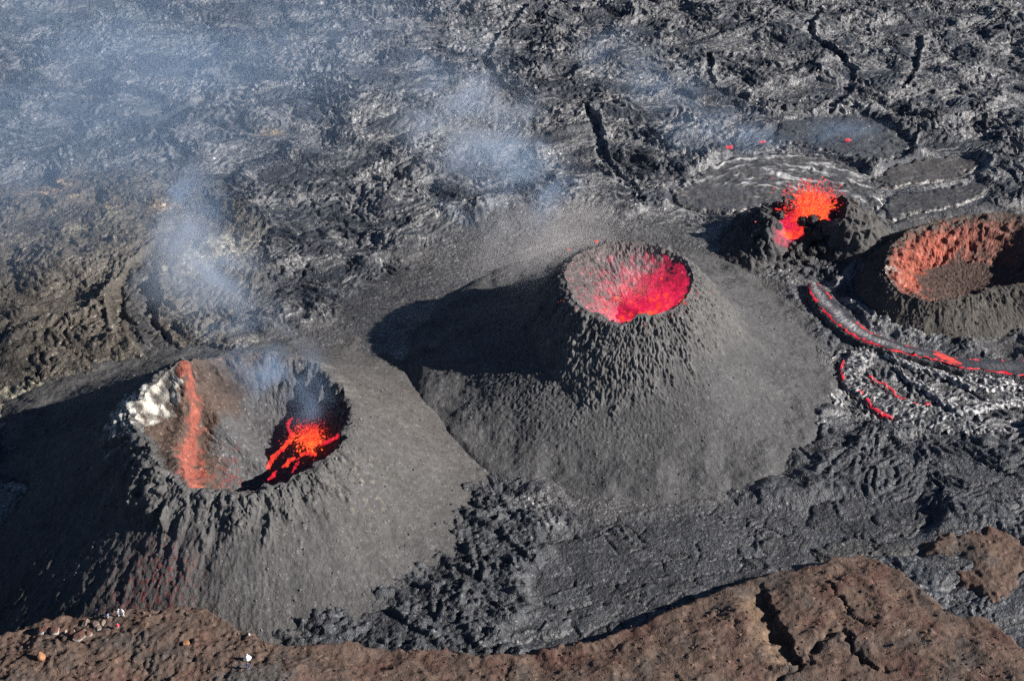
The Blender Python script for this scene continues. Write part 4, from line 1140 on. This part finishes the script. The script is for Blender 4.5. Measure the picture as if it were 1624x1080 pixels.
def person(label, px, py, facing, pose, top, legs, hair=True, hood=False, poncho=False, dz=0.0):
    x, y, z = on_ridge(px, py)
    t = thing('person', label, 'person', (x, y, z+dz), None)
    t.rotation_euler = (0, 0, facing)
    H = dict(stand=.94, walk=.92, sit=.20, crouch=.45)[pose]
    lean = dict(stand=0, walk=.06, sit=-.08, crouch=.28)[pose]
    up = lambda k: (0, lean*k, H+k*(1 if pose != 'crouch' else .9))
    N, E = [], []
    def add(p, r, frm=None):
        N.append((*p, r)); i = len(N)-1
        if frm is not None: E.append((frm, i))
        return i
    pel = add((0, 0, H), .125); sp = add(up(.2), .115, pel); ch = add(up(.42), .135, sp); nk = add(up(.56), .055, ch)
    hb = add(up(.63), .07, nk); hm = add(up(.72), .088, hb); ht = add(up(.82), .055, hm)
    hx, hy, hz = up(.70)
    nose = add((hx, hy+.115, hz-.01), .012, hm)
    for s in (-1, 1): add((hx+s*.095, hy, hz), .012, hm)
    TOP = [(0, 0, H-.02, .145), (*up(.2), .138), (*up(.42), .16), (*up(.55), .075)]; TE = [(0, 1), (1, 2), (2, 3)]
    LEG = [(0, 0, H+.04, .138)]; LE = []
    shoes = []
    for s in (-1, 1):
        hip = (s*.09, 0, H-.06)
        if pose == 'stand': kn, an = (s*.11, .02, .50), (s*.12, -.01, .09)
        elif pose == 'walk': kn, an = (s*.1, .16*s+.06, .50), (s*.1, .26*s, .10)
        elif pose == 'sit': kn, an = (s*.14, .42, .34), (s*.13, .72, .09)
        else: kn, an = (s*.16, .36, .46), (s*.13, .10, .09)
        toe = (an[0]+s*.03, an[1]+.17, an[2]-.05)
        h = add(hip, .085, pel); k = add(kn, .058, h); a = add(an, .042, k); add(toe, .035, a)
        b = len(LEG); LEG += [(*hip, .100), (*kn, .075), (an[0], an[1], an[2]+.05, .068)]; LE += [(0, b), (b, b+1), (b+1, b+2)]
        shoes.append([(an[0], an[1]-.04, an[2]-.03, .045), (an[0], an[1]+.05, an[2]-.035, .048), (*toe, .04)])
        sh = up(.46); sh = (s*.17, sh[1], sh[2])
        if pose in ('stand', 'walk'): el, wr = (s*.25, sh[1]-.03-.1*s*(pose == 'walk'), sh[2]-.29), (s*.26, sh[1]+.08-.16*s*(pose == 'walk'), sh[2]-.54)
        else: el, wr = (s*.27, sh[1]+.10, sh[2]-.24), (s*.18, sh[1]+.34, sh[2]-.28)
        a1 = add(sh, .062, ch); a2 = add(el, .044, a1); a3 = add(wr, .030, a2)
        dv = Vector(wr)-Vector(el); dv.normalize()
        pm = Vector(wr)+dv*.07; p_ = add(tuple(pm), .036, a3)
        sd = Vector((0, 1, 0)) if abs(dv.z) > .7 else Vector((1, 0, 0))
        for q, ln in ((-1.4, .065), (-.45, .08), (.45, .075), (1.4, .06)):
            f = add(tuple(pm+sd*.018*q+dv*.035), .010, p_); g = add(tuple(pm+sd*.02*q+dv*(.03+ln*.6)+Vector((-s*.008, 0, 0))), .0085, f)
            add(tuple(pm+sd*.02*q+dv*(.02+ln)+Vector((-s*.022, 0, 0))), .008, g)
        th = add(tuple(pm-dv*.03+sd*.035), .011, p_); add(tuple(pm+dv*.02+sd*.062), .009, th)
        b = len(TOP); TOP += [(*sh, .085), (*el, .064), (*wr, .05)]; TE += [(2, b), (b, b+1), (b+1, b+2)]
    skinned('body', N, E, SK, t)
    skinned('trousers', LEG, LE, CLOTH[legs], t)
    if poncho:
        n = 24; V = []; Q = []
        rows = ((.60, .06), (.52, .17), (.30, .34), (.02, .48), (-.16, .55))
        for k, r in rows:
            cx_, cy_, cz_ = up(k)
            for j in range(n):
                a = 2*math.pi*j/n; w = 1+.10*math.sin(3*a+k*4)+.06*math.sin(7*a)
                V.append((cx_+r*w*math.cos(a), cy_+r*w*math.sin(a)*.85, cz_+.03*math.sin(5*a)))
        mesh_np('poncho', V, grid_faces(len(rows), n, True), CLOTH[top], t)
        skinned('hood', [(*up(.58), .10), (*up(.70), .125), (*up(.83), .07)], [(0, 1), (1, 2)], CLOTH[top], t)
    else:
        skinned('jacket', TOP, TE, CLOTH[top], t)
    if hood:
        hk = lambda k, b: (up(k)[0], up(k)[1]-b, up(k)[2])
        skinned('hood', [(*hk(.58, .02), .095), (*hk(.71, .03), .108), (*hk(.82, .02), .065)], [(0, 1), (1, 2)], CLOTH[top], t)
    elif hair and not poncho:
        hk = lambda k, b: (up(k)[0], up(k)[1]-b, up(k)[2])
        skinned('hair', [(*hk(.70, .035), .085), (*hk(.78, .02), .085), (*hk(.825, .0), .055)], [(0, 1), (1, 2)], HAIR, t)
    for s in shoes:
        skinned('shoe', s, [(0, 1), (1, 2)], CLOTH['white'] if legs == 'navy' else SHOE, t)
    for s in (-1, 1):
        bm = bmesh.new(); bmesh.ops.create_icosphere(bm, subdivisions=1, radius=.012)
        me = bpy.data.meshes.new('eye'); bm.to_mesh(me); bm.free(); me.materials.append(HAIR)
        e = bpy.data.objects.new('eye', me); SC.collection.objects.link(e); e.parent = t
        e.location = (hx+s*.033, hy+.088, hz+.02)
    return t
person('person in white clothes standing at the left of the white pair', 190, 978, math.radians(20), 'stand', 'white', 'white', hood=True)
person('person in white clothes standing at the right of the white pair', 195.6, 978, math.radians(-10), 'stand', 'white', 'white', hood=True)
person('person in blue and white crouching left of the white pair', 171.5, 979, math.radians(60), 'sit', 'blue', 'pale')
person('person in red top standing below the white pair', 188, 1000, math.radians(15), 'crouch', 'red', 'grey', dz=.35)
person('person in white poncho standing on the grey patch', 393.5, 1049.5, math.radians(0), 'stand', 'white', 'dark', poncho=True)
person('person in navy clothes and white shoes walking below the white poncho', 393.7, 1062.5, math.radians(10), 'walk', 'navy', 'navy')

# ------------------------------------------------------------------ loose stones
def stones(name, label, V, n, rmax, mat, cols, seed, zmin=-99):
    r = np.random.default_rng(seed)
    V = V[V[:, 2] > zmin]
    P = V[r.integers(0, len(V), n)]+r.normal(size=(n, 3))*[.15, .15, 0]
    R = rmax*(.25+.75*r.random(n)**4)
    W = OCT_V[None]*(.7+.6*r.random((n, 6, 1)))*R[:, None, None]
    rot, _ = np.linalg.qr(r.normal(size=(n, 3, 3)))
    W = np.einsum('nij,nkj->nki', rot, W)*[1, 1, .8]+P[:, None, :]+[0, 0, .02]
    C = np.array(cols, f32)[r.integers(0, len(cols), n)]*(.7+.6*r.random((n, 1)))
    o = mesh_np(name, W.reshape(-1, 3), (OCT_F[None]+6*np.arange(n)[:, None, None]).reshape(-1, 3), mat, None, np.repeat(C, 6, 0), smooth=False)
    tag(o, label, None, None, 'stuff')
GREYS = [(.07, .07, .07), (.11, .108, .105), (.07, .07, .072), (.16, .155, .15)]
stones('loose_cinder_stones', 'loose stones scattered over the slopes of the left cone', FLANKS[0], 2200, .30, M['cinder'], GREYS, 1, -2)
stones('loose_cinder_stones', 'loose stones scattered over the slopes of the middle cone', FLANKS[1], 2000, .30, M['cinder'], GREYS, 2, .3)
stones('loose_cinder_stones', 'loose stones scattered over the slopes of the red crater cone', FLANKS[3], 900, .40, M['cinder'], GREYS[:3], 3, .3)
rv = np.empty(len(rid.data.vertices)*3, f32); rid.data.vertices.foreach_get('co', rv); rv = rv.reshape(-1, 3)
rv = rv[(rv[:, 1] > 150) & (rv[:, 2] > 2)]
stones('loose_scoria_stones', 'loose brown and dark stones scattered over the foreground ridge', rv, 4200, .34, M['brown'], [(.10, .07, .055), (.08, .06, .05), (.12, .07, .055), (.045, .04, .038), (.15, .10, .075)], 4)

# ------------------------------------------------------------------ smoke
def smoke_mat(name, color, dens, scale, thr, seed, soft=.25, detail=5.0):
    """a wispy volume: noise inside an ellipsoid, thinning to nothing at its edge"""
    m = bpy.data.materials.new(name); m.use_nodes = True
    t = m.node_tree; L = t.links
    for n in list(t.nodes):
        if n.type == 'BSDF_PRINCIPLED': t.nodes.remove(n)
    out = [n for n in t.nodes if n.type == 'OUTPUT_MATERIAL'][0]
    v = nd(t, 'ShaderNodeVolumePrincipled')
    v.inputs['Color'].default_value = (*color, 1); v.inputs['Anisotropy'].default_value = 0.0
    co = nd(t, 'ShaderNodeTexCoord').outputs['Object']
    ln = nd(t, 'ShaderNodeVectorMath', operation='LENGTH'); L.new(co, ln.inputs[0])
    fo = nd(t, 'ShaderNodeMapRange', interpolation_type='SMOOTHSTEP'); L.new(ln.outputs['Value'], fo.inputs[0])
    fo.inputs[1].default_value = .97; fo.inputs[2].default_value = 0.0; fo.inputs[3].default_value = 0; fo.inputs[4].default_value = 1
    ad = nd(t, 'ShaderNodeVectorMath', operation='ADD'); L.new(co, ad.inputs[0]); ad.inputs[1].default_value = (seed*3.1, seed*1.7, seed*2.3)
    n = nd(t, 'ShaderNodeTexNoise', Scale=scale, Detail=detail, Roughness=.55, Distortion=.9); L.new(ad.outputs[0], n.inputs['Vector'])
    r = nd(t, 'ShaderNodeMapRange', interpolation_type='SMOOTHSTEP'); L.new(n.outputs[0], r.inputs[0])
    dens *= 2.1
    r.inputs[1].default_value = thr; r.inputs[2].default_value = thr+soft; r.inputs[3].default_value = 0; r.inputs[4].default_value = dens
    mu = nd(t, 'ShaderNodeMath', operation='MULTIPLY'); L.new(fo.outputs[0], mu.inputs[0]); L.new(r.outputs[0], mu.inputs[1])
    L.new(mu.outputs[0], v.inputs['Density'])
    L.new(v.outputs[0], out.inputs['Volume'])
    return m

def puff(parent, px, py, z, size, rz, color, dens, scale, thr, seed, name='smoke_wisp', ry=0.0, soft=.25):
    bm = bmesh.new(); bmesh.ops.create_icosphere(bm, subdivisions=3, radius=1.0)
    me = bpy.data.meshes.new(name); bm.to_mesh(me); bm.free()
    me.materials.append(smoke_mat(name, color, dens, scale, thr, seed, soft))
    o = bpy.data.objects.new(name, me); SC.collection.objects.link(o)
    a = at(px, py, z)
    o.location = a-np.array(parent.location) if parent else a
    o.scale = size; o.rotation_euler = (0, ry, rz)
    o.parent = parent
    return o

BLUE = (.50, .70, 1.0); WHITE = (.66, .78, .96); DUSTY = (.80, .76, .74)
s1 = thing('smoke_plume', 'blue white smoke plume rising from the left crater and drifting behind it', 'smoke', (*C1, 14))
puff(s1, 490, 640, 12, (8, 8, 8), .3, BLUE, .095, 1.2, .36, 2, soft=.5)
puff(s1, 440, 585, 17, (11, 9, 8), .3, BLUE, .095, 1.3, .38, 1, soft=.5)
puff(s1, 375, 520, 22, (15, 13, 10), -.5, BLUE, .05, 1.3, .38, 5, soft=.5)
puff(s1, 325, 440, 26, (17, 16, 11), .4, WHITE, .095, 1.2, .36, 3, soft=.5)
puff(s1, 300, 390, 26, (12, 13, 10), .4, WHITE, .09, 1.2, .34, 4, soft=.5)
puff(s1, 285, 320, 26, (13, 16, 9), .4, BLUE, .04, 1.2, .36, 21, soft=.5)
s2 = thing('smoke_plume', 'pale smoke plume drifting back from the middle crater over the lava field', 'smoke', (*C2, 20))
puff(s2, 1000, 440, 17, (11, 10, 5), 0, (.95, .72, .76), .035, 1.3, .3, 22, soft=.5)  # pink light of the lava put into the smoke colour
puff(s2, 985, 430, 22, (11, 9, 7), .2, DUSTY, .045, 1.3, .34, 6, soft=.5)
puff(s2, 870, 375, 20, (24, 17, 10), .5, DUSTY, .055, 1.2, .32, 7, soft=.5)
puff(s2, 800, 290, 22, (20, 24, 10), .3, BLUE, .05, 1.3, .36, 8, soft=.5)
puff(s2, 745, 195, 24, (22, 30, 11), .2, WHITE, .075, 1.3, .36, 9, soft=.5)
puff(s2, 725, 120, 22, (20, 24, 10), -.2, BLUE, .045, 1.3, .38, 10, soft=.5)
s3 = thing('smoke_plume', 'faint blue smoke wisps over the lava field at upper right of centre', 'smoke', tuple(at(1060, 140, 12)))
puff(s3, 1065, 140, 14, (17, 24, 8), .3, BLUE, .034, 1.3, .38, 11, soft=.5)
puff(s3, 965, 85, 14, (18, 20, 8), -.3, BLUE, .026, 1.3, .36, 12, soft=.5)
puff(s3, 1130, 205, 10, (22, 15, 7), .6, BLUE, .028, 1.3, .38, 13, soft=.5)
s4 = thing('smoke_plume', 'small blue smoke wisp over the crusts behind the small spatter cone', 'smoke', tuple(at(1210, 218, 4)))
puff(s4, 1200, 222, 4, (11, 8, 4), .1, BLUE, .06, 1.2, .36, 14, soft=.5)
puff(s4, 1335, 212, 4, (18, 10, 4), .1, BLUE, .035, 1.2, .36, 15, soft=.5)
s5 = thing('smoke_plume', 'broad blue haze of smoke drifting over the upper left lava field', 'smoke', tuple(at(150, 120, 14)))
puff(s5, 20, 150, 14, (75, 110, 18), .2, BLUE, .0125, 1.3, .26, 16, soft=.5)
puff(s5, 330, 20, 14, (100, 95, 18), .2, BLUE, .0110, 1.3, .26, 17, soft=.5)
puff(s5, 250, 210, 12, (80, 70, 12), .2, BLUE, .0090, 1.3, .28, 18, soft=.5)
